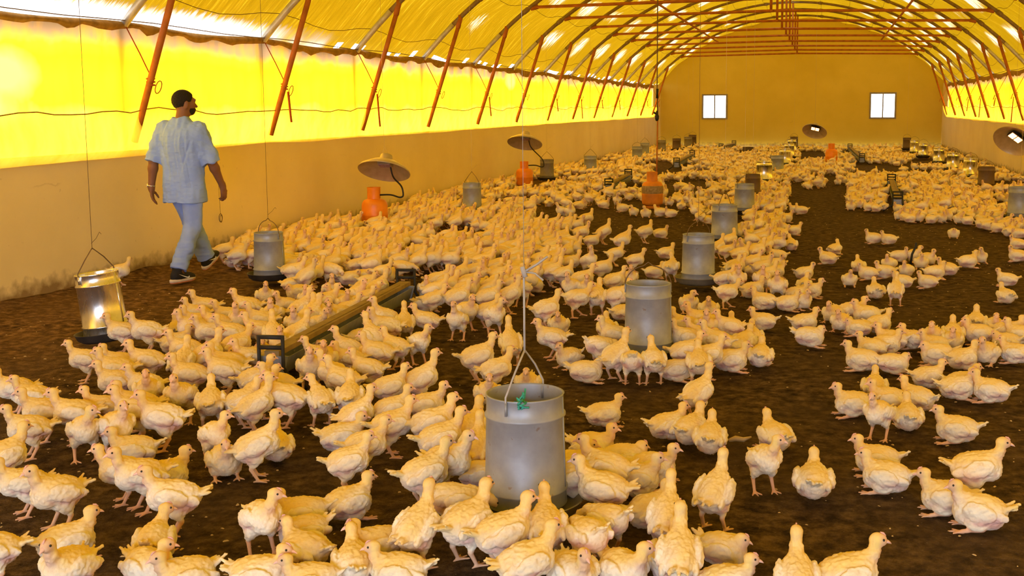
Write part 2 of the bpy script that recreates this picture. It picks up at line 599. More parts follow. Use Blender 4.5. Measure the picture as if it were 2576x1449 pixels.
# floor: litter with shallow lumps
ys = np.concatenate([np.arange(YB, 16, 0.08), np.arange(16, YF + 0.3, 0.4)])
xs = np.linspace(XL - 0.1, XR + 0.1, 136)
XX, YY = np.meshgrid(xs, ys)
pp = np.stack([XX.ravel(), YY.ravel(), np.zeros(XX.size)], 1)
zz = 0.010 * vnoise(pp * 2.3, 3) + 0.006 * vnoise(pp * 6.1, 4) - 0.012
pp[:, 2] = zz
bank = np.clip(1 - (pp[:, 0] - XL) / 0.35, 0, 1)
pp[:, 2] += 0.05 * bank ** 2 * (0.6 + 0.4 * vnoise(pp * 3, 9))
bank = np.clip(1 - (XR - pp[:, 0]) / 0.35, 0, 1)
pp[:, 2] += 0.05 * bank ** 2
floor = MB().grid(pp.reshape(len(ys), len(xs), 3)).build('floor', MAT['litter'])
tag(floor, kind='structure')

# low side walls, full height for the last stretch
YE = 43.4
for nm, x0, x1 in (('wall_left', XL - 0.2, XL), ('wall_right', XR, XR + 0.2)):
    b = MB().box((x0, YB, -0.1), (x1, YE, CBOT))
    b.box((x0, YE, -0.1), (x1, YF, 2.43))
    tag(b.build(nm, MAT['wall'], smooth=False), kind='structure')
    b = None


def gable(name, y, holes, thick):
    bx = sorted(set([XL - 0.2, XR + 0.2] + list(np.linspace(XL - 0.2, XR + 0.2, 41)) + [h[i] for h in holes for i in (0, 1)]))
    b = MB()
    for xa, xb in zip(bx[:-1], bx[1:]):
        ta, tb_ = float(vault(xa, 0.20)), float(vault(xb, 0.20))
        spans = [(-0.1, None)]
        for h in holes:
            if xa >= h[0] - 1e-6 and xb <= h[1] + 1e-6:
                spans = [(-0.1, h[2]), (h[3], None)]
        for z0, z1 in spans:
            if z1 is not None and z1 <= z0:
                continue
            v = []
            for yy in (y, y + thick):
                v += [(xa, yy, z0), (xb, yy, z0), (xb, yy, tb_ if z1 is None else z1), (xa, yy, ta if z1 is None else z1)]
            b.add(v, [(0, 1, 2, 3), (7, 6, 5, 4), (0, 4, 5, 1), (1, 5, 6, 2), (2, 6, 7, 3), (3, 7, 4, 0)])
    return tag(b.build(name, MAT['wall_yellow_lit' if name == 'wall_far' else 'wall'], smooth=False), kind='structure')


WIN = [(-4.89, -3.94, 1.10, 2.03), (1.545, 2.485, 1.115, 2.07)]
gable('wall_far', YF, WIN, 0.2)
gable('wall_back', YB - 0.2, [(-5.2, 3.2, -0.2, 3.5)], 0.2)
for i, (xa, xb, za, zb) in enumerate(WIN):
    fr = MB()
    w = 0.035
    y0, y1 = YF - 0.03, YF + 0.06
    fr.box((xa - 0.03, y0, za - 0.03), (xa + w, y1, zb + 0.03)).box((xb - w, y0, za - 0.03), (xb + 0.03, y1, zb + 0.03))
    fr.box((xa + w, y0, za - 0.03), (xb - w, y1, za + w)).box((xa + w, y0, zb - w), (xb - w, y1, zb + 0.03))
    xm = (xa + xb) / 2
    fr.box((xm - 0.022, y0, za + w), (xm + 0.022, y1, zb - w))
    fo = tag(fr.build('window_%d' % (i + 1), MAT['frame'], smooth=False), kind='structure')
    for a, b_ in ((xa + w, xm - 0.022), (xm + 0.022, xb - w)):
        MB().box((a, YF + 0.02, za + w), (b_, YF + 0.026, zb - w)).build('pane', MAT['glass'], fo, smooth=False)

# roof film: sags between hoops, pulled tight on the wires
NA = 97
us = np.linspace(-5.52, 5.52, NA)
yr = np.arange(YB, YF + 0.25, HS / 14)
A, B = np.meshgrid(us, yr)
ph = ((B - HY0) / HS) % 1.0
sag = np.sin(math.pi * ph) ** 2
Z = ZV + np.sqrt((RV + 0.075) ** 2 - A ** 2)
seg = (np.abs(A) / 0.86) % 1.0
puff = np.sin(math.pi * seg) ** 2
pn = np.stack([A.ravel() * 1.1, B.ravel() * 1.3, np.zeros(A.size)], 1)
lump = vnoise(pn, 21).reshape(A.shape)
Z = Z + 0.05 * puff - 0.085 * sag * (0.8 + 0.4 * lump) + 0.015 * lump
P = np.stack([A + CX, B, Z], 2)
keep = np.ones((len(yr) - 1, NA - 1), bool)
# small gaps along the left eave, and tears at the ridge
for i in range(len(yr) - 1):
    if yr[i] > 13.2 and hash3(np.array([i]), np.array([3]), np.array([1]), 2)[0] > 0.72:
        keep[i, :1] = False
for k in range(NA - 1):
    if -0.30 < us[k] < 0.02:
        for i in range(len(yr) - 1):
            if 29.4 < yr[i] < 30.6 or 36.0 < yr[i] < 36.6:
                keep[i, k] = False
mb = MB()
n = NA
F = [(i * n + j, i * n + j + 1, (i + 1) * n + j + 1, (i + 1) * n + j) for i in range(len(yr) - 1) for j in range(NA - 1) if keep[i, j]]
mb.add(P.reshape(-1, 3), F)
tag(mb.build('ceiling', MAT['roof']), kind='structure')

# side curtains
ORD = ['first', 'second', 'third', 'fourth', 'fifth', 'sixth', 'seventh', 'eighth', 'ninth', 'tenth', 'eleventh', 'twelfth',
       'thirteenth', 'fourteenth', 'fifteenth', 'sixteenth', 'seventeenth', 'eighteenth', 'nineteenth', 'twentieth'] + ['%dth' % i for i in range(21, 90)]


def side_curtain(sgn, label):
    xw = XL if sgn < 0 else XR
    o = empty('side_curtain', (xw, 0, CBOT), label, 'curtain', 'film side curtains')
    yy = np.arange(YB, YE + 0.01, 0.11)
    tt = np.linspace(0, 1, 22)
    T, Y = np.meshgrid(tt, yy)
    q = np.stack([Y.ravel() * 0.9, T.ravel() * 2.2, np.zeros(T.size)], 1)
    nz = vnoise(q, 31 + sgn).reshape(T.shape)
    nz2 = vnoise(q * np.array([4, 1.2, 1]), 35 + sgn).reshape(T.shape)
    ph = ((Y - HY0) / HS) % 1.0
    # top edge swags between the hoop feet
    top = CTOP - 0.035 * np.sin(math.pi * ph) ** 2 + 0.012 * nz2[:, -1:]
    bot = 1.165
    z = bot + (top - bot) * T
    x = -0.025 - 0.07 * np.sin(math.pi * T) * (0.5 + 0.5 * nz) * np.sin(math.pi * ph) ** 2 + 0.010 * nz2
    X = xw - sgn * x * -1 if sgn > 0 else xw + x
    if sgn > 0:
        X = xw - x
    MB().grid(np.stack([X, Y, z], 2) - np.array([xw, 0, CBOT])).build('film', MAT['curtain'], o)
    # folded hem
    th = np.linspace(0, 1, 5)
    T2, Y2 = np.meshgrid(th, yy)
    q2 = np.stack([Y2.ravel() * 7, T2.ravel() * 1.5, np.zeros(T2.size)], 1)
    n2 = vnoise(q2, 41 + sgn).reshape(T2.shape)
    zt = (CTOP - 0.035 * np.sin(math.pi * ((Y2 - HY0) / HS % 1.0)) ** 2) + 0.03
    drop = 0.055 + 0.04 * np.clip(vnoise(np.stack([Y2.ravel() * 5, Y2.ravel() * 0, Y2.ravel() * 0], 1), 47).reshape(T2.shape), -0.6, 1) + 0.002 * np.clip(Y2, 0, 50)
    Z2 = zt - T2 * drop
    X2 = 0.005 + 0.03 * np.sin(math.pi * T2) + 0.008 * n2
    X2 = xw + X2 if sgn < 0 else xw - X2
    MB().grid(np.stack([X2, Y2, Z2], 2) - np.array([xw, 0, CBOT])).build('hem', MAT['hem'], o)
    # lower flap tucked over the wall; hangs as a bag in the nearest bays on the left
    t3 = np.linspace(0, 1, 14)
    T3, Y3 = np.meshgrid(t3, yy)
    q3 = np.stack([Y3.ravel() * 0.8, T3.ravel() * 1.6, np.zeros(T3.size)], 1)
    n3 = vnoise(q3, 51 + sgn).reshape(T3.shape)
    n4 = vnoise(q3 * np.array([3.5, 1.0, 1]), 57 + sgn).reshape(T3.shape)
    zt = 1.56 + 0.035 * n4[:, -1:] + 0.02 * np.cos(2 * math.pi * ((Y3 - HY0) / HS))
    bag = np.clip((11.3 - Y3) / 3.0, 0, 1) if sgn < 0 else np.clip((17.0 - Y3) / 3.0, 0, 1) * 0.5
    bag = bag * bag * (3 - 2 * bag)
    zb = 1.165 - 0.045 * bag + 0.02 * n3
    Z3 = zb + (zt - zb) * T3
    out = 0.035 + 0.13 * T3 + 0.16 * bag * np.sin(math.pi * np.clip(0.12 + T3 * 1.0, 0, 1)) ** 1.2 * (1 - 0.45 * T3) + 0.03 * n3 * np.sin(math.pi * T3) + 0.010 * n4
    X3 = xw + out if sgn < 0 else xw - out
    MB().grid(np.stack([X3, Y3, Z3], 2) - np.array([xw, 0, CBOT])).build('lower_flap', MAT['flap'], o)
    # cord along the flap
    P4 = np.stack([X3[:, -1], Y3[:, -1], Z3[:, -1]], 1) - np.array([xw, 0, CBOT])
    MB().tube(P4[::2], 0.006, 5).build('flap_cord', MAT['hem'], o)
    return o


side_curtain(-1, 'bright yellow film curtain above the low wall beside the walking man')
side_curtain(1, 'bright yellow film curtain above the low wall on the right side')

# hoops
NH = range(-1, 13)


def hoop_label(i):
    if i < 0:
        return 'brown steel roof hoop over the viewer, before the first in the picture'
    return 'brown steel roof hoop with red struts, %s of the row counted from the far wall' % ORD[12 - i]


def tube_arc(r, a0, a1, n):
    a = np.linspace(a0, a1, n)
    return np.stack([RV * np.sin(a), np.zeros(n), ZV + RV * np.cos(a)], 1)


amax = math.asin(5.38 / RV)


def make_hoop():
    o = empty('roof_hoop', (CX, 0, 0), 'x', 'roof hoop', 'steel roof hoops')
    arc = tube_arc(RV, -amax, amax, 49)
    MB().tube(arc[3:-3], 0.038, 10).build('arch', MAT['hoop'], o)
    for s in (-1, 1):
        e = arc[:4] if s < 0 else arc[-4:]
        MB().tube(e, 0.041, 10).build('arch_foot', MAT['galv_pipe'], o)
        zt = float(ZV + math.sqrt(RV ** 2 - 5.38 ** 2))
        xo = (XL - 0.10 - CX) if s < 0 else (XR + 0.10 - CX)
        MB().tube([(xo, 0, 1.19), (xo, 0, zt - 0.02)], 0.038, 8).build('post', MAT['hoop'], o)
        ub = 4.72 * s
        zb = float(ZV + math.sqrt(RV ** 2 - 4.72 ** 2))
        top = np.array([ub, 0, zb - 0.02])
        low = np.array([(XL + 0.075 - CX) if s < 0 else (XR - 0.075 - CX), -0.02, 1.27])
        br = MB().tube([top, (top + low) / 2, low], 0.033, 9)
        br.tube([top + np.array([0, 0, 0.045]), top - (top - low) * 0.09], 0.042, 8)
        br.build('strut', MAT['oxide'], o)
    ut = 4.26
    zt = float(ZV + math.sqrt(RV ** 2 - ut ** 2)) - 0.01
    mid = zt + 0.07
    tr = MB()
    tr.tube([(-ut, 0, zt), (-2, 0, zt + 0.04), (0, 0, mid), (2, 0, zt + 0.04), (ut, 0, zt)], 0.029, 8)
    for s in (-1, 1):
        tr.bar((s * ut, 0, zt - 0.02), (s * (ut - 0.14), 0, zt + 0.015), 0.03, 0.09)
    tr.build('tie_rod', MAT['oxide'], o)
    kp = MB().tube([(0, 0, mid - 0.03), (0, 0, ZV + RV)], 0.028, 8)
    kp.bar((-0.05, 0, mid), (0.05, 0, mid), 0.06, 0.05)
    kp.build('king_post', MAT['oxide'], o)
    # sleeve joints on the arch
    for k, a in enumerate((-0.66, -0.38, -0.12, 0.12, 0.38, 0.66)):
        p = tube_arc(RV, a - 0.008, a + 0.008, 3)
        MB().tube(p, 0.048, 8).build('sleeve', MAT['hoop'], o)
    return o


def copy_tree(o, parent=None):
    c = o.copy()
    COL.objects.link(c)
    if parent:
        c.parent = parent
    for ch in list(o.children):
        copy_tree(ch, c)
    return c


hp = make_hoop()
hoops = []
for i in NH:
    o = hp if i == -1 else copy_tree(hp)
    o.location = (CX, HY0 + HS * i, 0)
    o['label'] = hoop_label(i)
    hoops.append(o)

# tie ropes from the eave down to each strut, with knot and loose tail
for i in range(0, 13):
    y = HY0 + HS * i
    for s in (-1, 1):
        if s > 0 and i < 5:
            continue
        xw = XL if s < 0 else XR
        tail = [0.0, 0.36, 0.46, 0.0, 0.36, 0.0, 0.3, 0.5, 0.25, 0.3, 0.0, 0.2, 0.2][i] if s < 0 else [0, 0, 0, 0, 0, .3, .55, .2, .5, .35, 0, 0, 0][i]
        side = 'curtain beside the man' if s < 0 else 'right side curtain'
        o = empty('tie_rope', (xw - s * 0.03, y, 2.36), 'red tie rope on the %s, %s strut counted from the far wall' % (side, ORD[12 - i]), 'rope', 'red tie ropes on the struts')
        # strut point at z=1.85
        ub, zb = 4.72, 3.07
        xl = 5.39 - 0.075
        f = (zb - 1.84) / (zb - 1.27)
        kx = CX + s * (ub + (xl - ub) * f) + 0.0
        k = np.array([kx - s * 0.03, y, 1.84]) - np.array(o.location)
        MB().tube([(0, 0, 0), k * 0.5 + np.array([0, 0, 0.01]), k], 0.006, 5).build('line', MAT['rope'], o)
        kn = MB()
        a = np.linspace(0, 2 * math.pi, 12)
        for dz in (-0.03, 0, 0.03):
            kn.tube(np.stack([k[0] + s * 0.03 + 0.036 * np.cos(a), k[1] + 0.036 * np.sin(a), k[2] + dz + 0 * a], 1), 0.009, 5, False)
        kn.tube(np.stack([k[0] - s * 0.05 + 0.02 * np.sin(a), k[1] + 0.05 * np.cos(a), k[2] - 0.05 + 0.06 * np.sin(a)], 1), 0.005, 5, False)
        kn.build('knot', MAT['rope'], o)
        if tail:
            tk = MB()
            tx = -s * 0.02
            t0 = k + np.array([tx, -0.02, -0.06])
            tk.tube([t0, t0 + np.array([tx, 0.0, -tail * 0.6]), t0 + np.array([tx * 1.5, 0.01, -tail])], [0.010, 0.012, 0.013], 6)
            tk.tube([t0 + np.array([0, 0.03, 0]), t0 + np.array([tx, 0.03, -tail * 0.75])], 0.005, 5)
            tk.build('tail', MAT['rope'], o)

# purlin wires under the film
for k in range(-6, 7):
    u = k * 0.86
    if abs(u) > 5.3:
        continue
    yy = np.arange(HY0 - HS, YF - 0.1, HS / 6)
    z = ZV + math.sqrt((RV + 0.045) ** 2 - u * u) - 0.11 * np.sin(math.pi * ((yy - HY0) / HS % 1.0)) ** 2
    o = MB().tube(np.stack([np.full(len(yy), CX + u), yy, z], 1), 0.004, 4).build('purlin_wire', MAT['wire'])
    side = 'at the ridge' if k == 0 else '%s %s of the ridge' % (ORD[abs(k) - 1], 'left' if k < 0 else 'right')
    tag(o, 'thin dark wire running along under the roof film, ' + side, 'wire', 'purlin wires under the roof')
for s in (-1, 1):
    xw = (XL + 0.05) if s < 0 else (XR - 0.05)
    yy = np.arange(YB + 0.5, YE, HS / 4)
    o = MB().tube(np.stack([np.full(len(yy), xw), yy, 2.41 + 0.012 * np.sin(yy * 2)], 1), 0.005, 4).build('eave_wire', MAT['wire'])
    tag(o, 'thin wire strung along the eave above the %s curtain hem' % ('left' if s < 0 else 'right'), 'wire')

# lengthwise pipes under the hoops at the far end
for nm, ua, ya, ub, yb in (('right', 3.07, 26.2, 3.07, 45.2), ('left', -3.0, 26.2, -3.1, 45.2)):
    f = np.linspace(0, 1, 9)
    u = ua + (ub - ua) * f
    z = ZV + np.sqrt((RV - 0.065) ** 2 - u ** 2)
    o = MB().tube(np.stack([CX + u, ya + (yb - ya) * f, z], 1), 0.03, 8).build('purlin_pipe', MAT['oxide'])
    tag(o, 'rusty pipe running lengthwise under the far hoops %s of the ridge' % nm, 'roof pipe', 'lengthwise roof pipes')

# ------------------------------------------------------------------ feeders
def feeder(loc, label, mat='dull', r=0.145, h=0.40, pan=True, bail='arc', wire=True, tilt=(0, 0), rzb=0.0, wiremat='wire', panmat='pan', taper=0.93, rag=False, ear=True):
    """tube feeder hung on a wire; loc z is the underside of the pan"""
    o = empty('hanging_feeder', loc, label, 'feeder', 'hanging tube feeders')
    zt0, zt1 = 0.045, 0.045 + h
    rt_ = r * taper
    b = MB()
    f = lambda z: r + (rt_ - r) * (z - zt0) / h
    prof = [(f(zt0) + 0.002, zt0)]
    for zr in (0.055, 0.325, 0.0):
        if zr == 0.0:
            continue
        z = zt0 + zr * h / 0.40
        prof += [(f(z - .009), z - .009), (f(z) + .0065, z - .003), (f(z) + .0065, z + .003), (f(z + .009), z + .009)]
    prof += [(f(zt1), zt1 - .006), (f(zt1) + .004, zt1), (f(zt1) - .002, zt1 + .002), (f(zt1) - .004, zt1 - .006), (f(zt0) - .004, zt0)]
    b.lathe(prof, 48)
    tb_ = b.build('tube', MAT[mat], o)
    # side seam
    MB().bar((f(zt0) * .985, 0.0, zt0 + .01), (f(zt1) * .985 + .001, 0.0, zt1 - .01), 0.012, 0.008).build('seam', MAT[mat], tb_)
    fd = MB().lathe([(f(zt1 - .10) - .006, zt1 - .10), (0.05, zt1 - .085), (0, zt1 - .08)], 24)
    fd.build('feed', MAT['feed'], o)
    if pan:
        rp = r * 1.40
        MB().lathe([(0, 0.0), (rp * .78, 0.0), (rp * .93, 0.02), (rp, 0.058), (rp + .006, 0.062), (rp - .004, 0.062), (rp * .88, 0.03), (r * .8, 0.022), (0.0, 0.05)], 44).build('pan', MAT[panmat], o)
    zb = zt1 - 0.035
    top = None
    if bail:
        rr = f(zb) + .006
        c, s = math.cos(rzb), math.sin(rzb)
        if bail == 'arc':
            a = np.linspace(0, math.pi, 17)
            pts = np.stack([rr * np.cos(a), 0 * a, zb + 0.145 * np.sin(a) ** 0.8], 1)
            pts[8, 2] += 0.02
            top = zb + 0.165
        else:
            pts = np.array([(rr, 0, zb), (rr, 0, zb + .05), (rr * .55, 0, zb + .13), (0, 0, zb + .20), (-rr * .5, 0, zb + .13), (-rr, 0, zb + .05), (-rr, 0, zb)])
            top = zb + 0.20
        pts = np.stack([pts[:, 0] * c - pts[:, 1] * s, pts[:, 0] * s + pts[:, 1] * c, pts[:, 2]], 1)
        bl = MB().tube(pts, 0.0035 if bail == 'arc' else 0.004, 6)
        bo = bl.build('bail', MAT[wiremat if rag else 'wire'], o)
        if ear:
            eb = MB()
            for sg in (-1, 1):
                px_, py_ = sg * (rr - .004) * c, sg * (rr - .004) * s
                eb.bar((px_, py_, zb - .02), (px_, py_, zb + .03), 0.02, 0.008)
            eb.build('lug', MAT[mat], o)
    upl = np.array([0, 0, 1.0])
    if tilt != (0, 0):
        from mathutils import Euler
        upl = np.array(Euler((tilt[0], tilt[1], 0)).to_matrix().transposed() @ Vector((0, 0, 1)))
    if wire and top:
        zc = float(vault(loc[0])) - loc[2] - top
        tt_ = np.linspace(-.01, zc, 8)
        wpts = np.array([0, 0, top]) + tt_[:, None] * upl
        if rag:
            wb = MB().tube([tuple(np.array([0, 0, top]) + upl * k_) for k_ in (-.01, .15, .30)], 0.0045, 6).tube([tuple(np.array([0, 0, top]) + upl * k_) for k_ in (.30, 1.5, zc)], 0.0012, 5)
        else:
            wb = MB().tube(wpts, 0.0018, 5)
        if not rag:
            wb.tube([(0, 0, top + .03), (.035, .01, top + .06), (.075, .0, top + .10), (.085, .0, top + .085)], 0.0015, 4)
        wb.build('hanging_wire', MAT[wiremat if loc[1] < 11 else 'pale_cord'], o)
    if rag:
        k = MB()
        pr = np.random.default_rng(4)
        for i in range(26):
            p = np.array([0.02, -rt_ * .92, zt1 - .01]) + pr.normal(0, .010, 3)
            q = p + pr.normal(0, .020, 3)
            k.tube([p, (p + q) / 2 + pr.normal(0, .008, 3), q], 0.004, 4)
        k.build('twine', MAT['rag'], o)
        t2 = MB()
        zk = top + 0.30
        t2.tube([(0, 0, zk), (.05, .0, zk + .03), (.09, .01, zk + .06)], 0.005, 5).tube([(0, 0, zk), (.04, .01, zk - .005), (.075, .0, zk - .03)], 0.004, 5)
        t2.tube([(-.006, 0, zk + .02), (.006, 0, zk - .02)], 0.010, 6)
        t2.build('knot', MAT[wiremat], o)
    if tilt != (0, 0):
        o.rotation_euler = (tilt[0], tilt[1], 0)
    return o


LM = {}          # landmarks for the birds' labels: name -> ground point


def put(name, q, zq, **kw):
    p = on_z(q, zq + 0.045)
    o = feeder((p[0], p[1], zq), **kw)
    if name:
        LM[name] = (p[0], p[1])
    return o


put('front feeder', (1323, 1258), 0.045, label='large dull galvanized tube feeder with green twine in the rim, closest to the viewer', r=0.158, h=0.425, taper=0.93, bail='vee', rzb=1.35, wiremat='grey_cord', rag=True, panmat='drab')
put('rust spotted feeder', (1630, 880), 0.05, label='rust spotted grey tube feeder, second in the middle row behind the front feeder', r=0.148, h=0.42, rzb=0.25, wire=False)
put('third middle feeder', (1756, 700), 0.05, label='grey tube feeder with a wide grey pan, third in the middle row', r=0.146, h=0.39, panmat='drab', rzb=0.9)
put('fourth middle feeder', (1822, 600), 0.06, label='grey tube feeder with three ribs, fourth in the middle row', r=0.150, h=0.385, rzb=1.2, bail='vee')
put('fifth middle feeder', (1872, 530), 0.06, label='grey tube feeder streaked with rust, fifth in the middle row', r=0.145, h=0.385, rzb=0.8)
put('brown feeder', (1893, 492), 0.06, label='brown stained feeder half hidden behind the fifth in the middle row', mat='brown', r=0.13, h=0.36, rzb=0.5)
put('bright middle feeder', (1922, 456), 0.06, label='bright shiny feeder with a pale streak, seventh in the middle row', mat='shiny', r=0.165, h=0.40, wire=False)
put(None, (1955, 431), 0.06, label='dull grey feeder, eighth in the middle row', r=0.15, h=0.36, wire=False)
put(None, (1974, 414), 0.06, label='shiny yellow lit feeder, ninth in the middle row', mat='shiny', r=0.155, h=0.40, wire=False)
put(None, (1985, 395), 0.06, label='shiny feeder with several ribs, tenth in the middle row', mat='shiny', r=0.150, h=0.40, wire=False)
put(None, (1992, 381), 0.06, label='shiny feeder, eleventh in the middle row', mat='shiny', r=0.145, h=0.40, wire=False)
put(None, (1997, 371), 0.08, label='dark brown feeder farthest back in the middle row', mat='brown', r=0.14, h=0.38)

put('tilted feeder', (270, 836), 0.07, label='bright shiny galvanized feeder hanging tilted beside the low wall', mat='shiny', r=0.140, h=0.405, taper=0.97, bail='vee', rzb=1.3, tilt=(0.03, -0.11))
put('wallside feeder', (679, 690), 0.04, label='grey tube feeder in a dark pan, just right of the walking man', r=0.142, h=0.385, taper=0.90, rzb=-0.35)
put('ribbed feeder', (1188, 528), 0.07, label='ribbed grey feeder with a triangular bail between the two hooded heaters', r=0.138, h=0.39, bail='vee', rzb=-0.4)
put('squat grey feeder', (1376, 448), 0.06, label='grey feeder just beyond the second orange cylinder by the low wall', mat='drab', r=0.148, h=0.39, bail='vee')
put(None, (1485, 432), 0.06, label='pale grey feeder, second beyond the wall side orange cylinders', r=0.15, h=0.36, bail='vee')
put(None, (1603, 402), 0.06, label='greenish feeder with a rounded bail far along the wall beside the curtain', mat='dull', r=0.15, h=0.37)
put(None, (1622, 390), 0.06, label='narrow greenish feeder right behind the one with the rounded bail', mat='dull', r=0.14, h=0.37, bail='vee')
put(None, (1664, 381), 0.06, label='pale drab feeder behind the hanging black switch', mat='drab', r=0.15, h=0.37)
put(None, (1702, 376), 0.06, label='dark brown feeder with a pale mark in front of the far wall', mat='brown', r=0.15, h=0.38)
put(None, (1731, 371), 0.06, label='dark drab feeder below the left far window', mat='drab', r=0.15, h=0.38)
put(None, (1742, 366), 0.06, label='brown feeder farthest from the viewer below the left far window', mat='brown', r=0.15, h=0.40)

put('right edge feeder', (2563, 545), 0.07, label='large grey feeder cut off by the right picture edge', r=0.15, h=0.40)
put('dark plastic feeder', (2480, 468), 0.06, label='dark brown plastic feeder standing nearest in the right hand row', mat='brown', r=0.150, h=0.36, wire=False)
put(None, (2440, 443), 0.06, label='bright feeder with a white streak, just behind the dark plastic feeder', mat='shiny', r=0.150, h=0.38, wire=False)
put(None, (2397, 425), 0.06, label='bright feeder, third in the right hand row', mat='shiny', r=0.150, h=0.38, wire=False)
put(None, (2361, 409), 0.06, label='bright feeder, fourth in the right hand row', mat='shiny', r=0.145, h=0.38, wire=False)
put(None, (2322, 393), 0.06, label='bright feeder, fifth in the right hand row', mat='shiny', r=0.145, h=0.38, wire=False)
put(None, (2300, 385), 0.06, label='bright yellow lit feeder, sixth in the right hand row', mat='shiny', r=0.145, h=0.40, wire=False)
put(None, (2281, 374), 0.06, label='brown topped feeder farthest back in the right hand row', mat='brown', r=0.14, h=0.38)

# slot and rivets on the tilted feeder are marks of its tube

# ------------------------------------------------------------------ gas cylinders and brooder heaters
def cylinder(name, q, label, mat='orange', r=0.165, h=0.575, dirty=False, rz=0.0):
    p = on_z(q, 0.0)
    o = empty('gas_cylinder', (p[0], p[1], 0), label, 'gas cylinder', 'orange gas cylinders', rz)
    if name:
        LM[name] = (p[0], p[1])
    k = h / 0.575
    MB().lathe([(0, .05), (r * .8, .05), (r * .97, .075), (r, .11), (r, .215), (r + .003, .222), (r, .229), (r, .34 * k), (r * .96, .375 * k), (r * .82, .41 * k), (r * .5, .43 * k), (0, .435 * k)], 44).build('tank', MAT[mat], o)
    MB().lathe([(r * .70, 0.0), (r * .74, .0), (r * .70, .055), (r * .66, .055), (r * .70, 0)], 32).build('foot_ring', MAT[mat], o)
    # collar with a cut-out
    a = np.linspace(-2.5, 2.5, 30)
    rr = r * .55
    Vv, Ff = [], []
    for i, t_ in enumerate(a):
        lo = .425 * k
        for rad in (rr, rr - .006):
            for z in (lo, h - .012, h):
                rz_ = rad + (.004 if z == h and rad == rr else 0)
                Vv.append((rz_ * math.cos(t_ + math.pi), rz_ * math.sin(t_ + math.pi), z))
    for i in range(29):
        b0, b1 = i * 6, i * 6 + 6
        Ff += [(b0, b1, b1 + 1, b0 + 1), (b0 + 1, b1 + 1, b1 + 2, b0 + 2), (b0 + 3, b0 + 4, b1 + 4, b1 + 3), (b0 + 4, b0 + 5, b1 + 5, b1 + 4), (b0 + 2, b1 + 2, b1 + 5, b0 + 5)]
    Ff += [(0, 1, 4, 3), (1, 2, 5, 4), (174, 177, 178, 175), (175, 178, 179, 176)]
    MB().add(Vv, Ff).build('collar', MAT[mat], o)
    vb = MB().tube([(0, 0, .43 * k), (0, 0, .50 * k)], 0.018, 10).tube([(0, 0, .49 * k), (0, 0, .54 * k)], 0.028, 10)
    vb.tube([(0, 0, .475 * k), (.05, 0, .475 * k)], 0.014, 8)
    vb.build('valve', MAT['iron'], o)
    if dirty:
        MB().lathe([(r + .004, .24), (r + .006, .27), (r + .005, .335 * k), (r * .985, .36 * k), (r * .97, .36 * k)], 44).build('mud_crust', MAT['mud'], o)
    return o


c1 = cylinder('front orange cylinder', (944, 583), 'clean orange gas cylinder under the nearer hooded heater by the wall', rz=0.3)
c2 = cylinder('second orange cylinder', (1320, 474), 'orange gas cylinder under the second hooded heater by the wall', h=0.53, rz=0.3)
c3 = cylinder('soiled orange cylinder', (1641, 524), 'mud soiled orange gas cylinder standing alone under the hanging switch', mat='orange_dirty', dirty=True, rz=0.3)
c4 = cylinder(None, (2091, 414), 'small looking bright orange gas cylinder far back beside the middle feeder row', rz=0.3)


